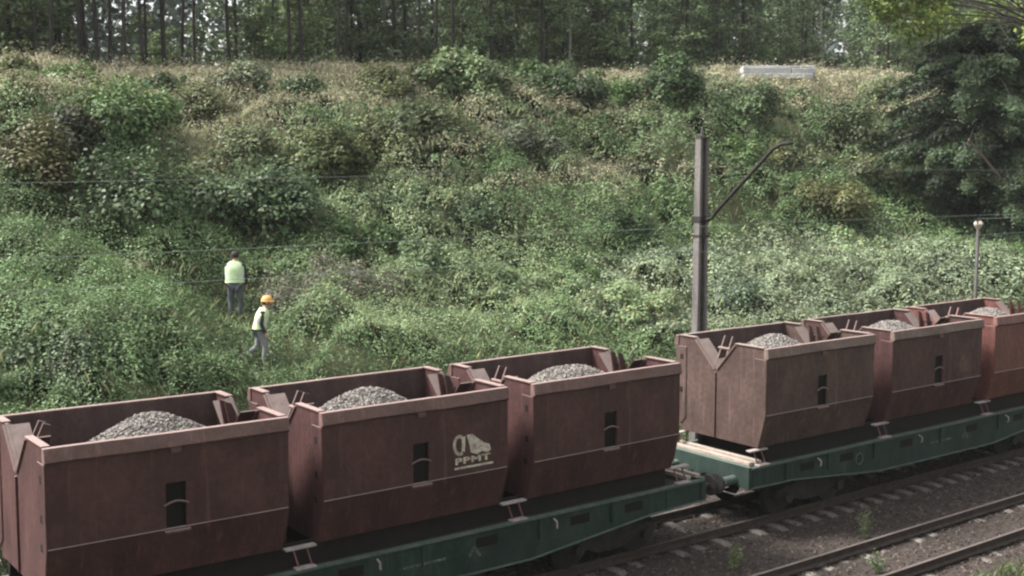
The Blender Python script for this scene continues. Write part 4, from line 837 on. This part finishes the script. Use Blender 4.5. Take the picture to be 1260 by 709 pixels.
def person(loc, rz, J, label, vest, trou, helmet, tip=0):
    # local frame: faces +Y, x to the person's right
    root = empty('person', loc, rz); tag(root, label, 'person')
    names = list(J); ix = {k: i for i, k in enumerate(names)}; pts = [J[k] for k in names]
    rad = dict(pelvis=(.15, .11), waist=(.13, .095), chest=(.16, .11), upper=(.15, .10), neck=.055, headb=.07, head=.098, crown=.07, nose=.016, sr=.062, sl=.062, er=.043, el=.043, wr=.028, wl=.028, hr=.085, hl=.085, kr=.062, kl=.062, ar=.042, al=.042, tr=.035, tl=.035)
    E = [('pelvis', 'waist'), ('waist', 'chest'), ('chest', 'upper'), ('upper', 'neck'), ('neck', 'headb'), ('headb', 'head'), ('head', 'crown'), ('head', 'nose'), ('upper', 'sr'), ('upper', 'sl'), ('sr', 'er'), ('sl', 'el'), ('er', 'wr'), ('el', 'wl'), ('pelvis', 'hr'), ('pelvis', 'hl'), ('hr', 'kr'), ('hl', 'kl'), ('kr', 'ar'), ('kl', 'al'), ('ar', 'tr'), ('al', 'tl')]
    R_ = [rad[k] for k in names]; EE = [(ix[a], ix[b]) for a, b in E]; P_ = [Vector(p) for p in pts]
    for s, w, e in ((1, 'wr', 'er'), (-1, 'wl', 'el')):        # palm, four unequal fingers, thumb
        wv = Vector(J[w]); d = (wv-Vector(J[e])).normalized(); a = Vector((0, 1, 0)); a = (a-d*a.dot(d)).normalized(); inn = Vector((-s, 0, 0)); inn = (inn-d*inn.dot(d)).normalized()
        P_.append(wv+d*.06); R_.append((.034, .022)); pi = len(P_)-1; EE.append((ix[w], pi))
        for k, (o, L) in enumerate(((-.03, .06), (-.01, .075), (.01, .08), (.03, .07))):
            P_.append(wv+d*.10+a*o); R_.append(.010); EE.append((pi, len(P_)-1)); P_.append(wv+d*(.10+L*.6)+a*o*1.1+inn*.012); R_.append(.009); EE.append((len(P_)-2, len(P_)-1))
            P_.append(wv+d*(.10+L)+a*o*1.1+inn*.035); R_.append(.008); EE.append((len(P_)-2, len(P_)-1))
        P_.append(wv+d*.045+a*.045+inn*.01); R_.append(.012); EE.append((pi, len(P_)-1)); P_.append(wv+d*.085+a*.062+inn*.03); R_.append(.010); EE.append((len(P_)-2, len(P_)-1))
    body = skin_mesh('body', P_, EE, R_, SKIN, root)
    def sub(keys, rr, nm, m_, r0=0):
        i2 = {k: i for i, k in enumerate(keys)}; return skin_mesh(nm, [J[k] for k in keys], [(i2[a], i2[b]) for a, b in E if a in i2 and b in i2], rr, m_, root, r0)
    sub(['pelvis', 'waist', 'chest', 'upper', 'sr', 'sl', 'er', 'el', 'wr', 'wl'], [(.165, .125), (.15, .115), (.175, .125), (.165, .115), .078, .078, .062, .062, .046, .046], 'jacket', JACK)
    sub(['pelvis', 'hr', 'hl', 'kr', 'kl', 'ar', 'al'], [(.165, .125), .108, .108, .082, .082, .068, .068], 'trousers', trou)
    for a, t_ in (('ar', 'tr'), ('al', 'tl')):
        av, tv = Vector(J[a]), Vector(J[t_]); skin_mesh('boot', [av+Vector((0, 0, .10)), av, av*.4+tv*.6, tv+(tv-av).normalized()*.03], [(0, 1), (1, 2), (2, 3)], [.062, .06, .052, .04], BOOT, root)
    # vest: an open-bottomed shell round the trunk, above and below two reflective bands
    pv, up_, wa, ch = Vector(J['pelvis']), Vector(J['upper']), Vector(J['waist']), Vector(J['chest'])
    rings = [(pv*.85+wa*.15, .255, .175), (wa, .24, .165), (ch, .25, .175), (ch*.35+up_*.65, .245, .165), (up_+Vector((0, 0, .055)), .175, .115), (up_+Vector((0, 0, .105)), .085, .08)]
    def shell(rg, m_, nm, par):
        m = MB(); nn = 24; vs = []; k2 = lambda v: math.copysign(abs(v)**.8, v)
        for c, a, b in rg:
            for j in range(nn): t = 2*math.pi*j/nn; vs.append((c.x+a*k2(math.cos(t)), c.y+b*k2(math.sin(t)), c.z+.004*math.sin(3*t)))
        m.add(vs, [(i*nn+j, i*nn+(j+1) % nn, (i+1)*nn+(j+1) % nn, (i+1)*nn+j) for i in range(len(rg)-1) for j in range(nn)]); return m.build(nm, m_, par, smooth=True)
    vo = shell(rings, vest, 'safety_vest', root)
    for f in (.25, .62):
        c = wa*(1-f)+ch*f; a = .24+.01*f+.006; shell([(c-Vector((0, 0, .025)), a, .155+.01*f+.006), (c+Vector((0, 0, .025)), a, .155+.01*f+.006)], REFL, 'reflective_band', vo)
    hc = Vector(J['head'])
    if helmet:
        h = ellipsoid('safety_helmet', hc+Vector((0, -.005, .035)), (.134, .152, .145), HELM, root, hc.z+.03)
        m = MB(); nn = 24; vs = [(hc.x+.125*math.cos(2*math.pi*j/nn), hc.y+.145*math.sin(2*math.pi*j/nn), hc.z+.045) for j in range(nn)]+[(hc.x+.15*math.cos(2*math.pi*j/nn), hc.y+.145*math.sin(2*math.pi*j/nn)+(.035 if math.sin(2*math.pi*j/nn) > .2 else 0.0)+.012*math.sin(2*math.pi*j/nn), hc.z+.03) for j in range(nn)]
        m.add(vs, [(j, (j+1) % nn, nn+(j+1) % nn, nn+j) for j in range(nn)]); m.build('helmet_brim', HELM, h)
        ellipsoid('hair', hc+Vector((0, -.03, -.0)), (.104, .10, .10), HAIR, root, hc.z-.05)
    else:
        ellipsoid('hair', hc+Vector((0, -.022, .03)), (.112, .118, .115), HAIR, root, hc.z-.03)
    for s in (-1, 1):
        ellipsoid('eye', hc+Vector((s*.034, .092, .01)), (.012, .008, .008), EYE, root, n=8); ellipsoid('ear', hc+Vector((s*.1, -.005, -.005)), (.014, .025, .034), SKIN, root, n=10)
    ellipsoid('mouth', hc+Vector((0, .085, -.052)), (.024, .008, .007), mat('lips', (.3, .12, .1)), root, n=8)
    return root
J1 = dict(pelvis=(0, 0, .95), waist=(0, .02, 1.10), chest=(0, .04, 1.27), upper=(0, .06, 1.42), neck=(0, .09, 1.50), headb=(0, .13, 1.57), head=(0, .16, 1.64), crown=(0, .17, 1.69), nose=(0, .27, 1.62),
          sr=(.19, .06, 1.41), sl=(-.19, .06, 1.41), er=(.27, .05, 1.13), el=(-.27, .05, 1.13), wr=(.28, .16, .90), wl=(-.28, .16, .90), hr=(.10, 0, .88), hl=(-.10, 0, .88), kr=(.12, .03, .48), kl=(-.12, .06, .50), ar=(.12, -.03, .09), al=(-.12, .0, .12), tr=(.14, .13, .04), tl=(-.14, .16, .07))
J2 = dict(pelvis=(0, 0, .92), waist=(0, .03, 1.07), chest=(0, .07, 1.23), upper=(0, .11, 1.37), neck=(0, .15, 1.46), headb=(0, .18, 1.52), head=(0, .21, 1.60), crown=(0, .21, 1.66), nose=(0, .325, 1.58),
          sr=(.18, .11, 1.35), sl=(-.18, .11, 1.35), er=(.22, .06, 1.07), el=(-.22, .0, 1.08), wr=(.21, .16, .83), wl=(-.21, .1, .84), hr=(.09, 0, .86), hl=(-.09, 0, .86), kr=(.10, .16, .50), kl=(-.10, -.06, .46), ar=(.10, .10, .10), al=(-.10, -.40, .20), tr=(.10, .26, .05), tl=(-.10, -.30, .08))
def stand(px, py_foot, depth):
    p = CAM+ray(px, py_foot)*depth; return p
p1 = stand(290, 391, 34.5); p2 = stand(320, 449, 30.6)
person((p1[0], p1[1], p1[2]-.05), -YAW+.1, J1, 'bareheaded man seen from behind in a green hi-vis vest and grey trousers', VEST, TROU, False).scale = (1.1, 1.1, 1.1)
person((p2[0], p2[1], p2[2]), -(YAW+math.pi/2)+.15, J2, 'man in an orange helmet and pale yellow vest, walking to the right behind the train', VEST2, TROU2, True)
print('ground under people', p1, ground_z(p1[0], p1[1]), p2, ground_z(p2[0], p2[1]))

# ------------------------------------------------------------------ thin summer haze over the cutting
hz = MB().box(-640, 940, -440, 740, -2, 46).build('haze', mat('tmp', (.5, .5, .5)))
hm = bpy.data.materials.new('haze_air'); hm.use_nodes = True; hn = hm.node_tree; hn.nodes.clear()
ho = hn.nodes.new('ShaderNodeOutputMaterial'); pv_ = hn.nodes.new('ShaderNodeVolumePrincipled'); pv_.inputs['Color'].default_value = (.82, .86, .86, 1); pv_.inputs['Density'].default_value = .0002
hn.links.new(pv_.outputs[0], ho.inputs['Volume']); hz.data.materials.clear(); hz.data.materials.append(hm); tag(hz, kind='stuff'); S.cycles.volume_max_steps = 32; S.cycles.volume_bounces = 0
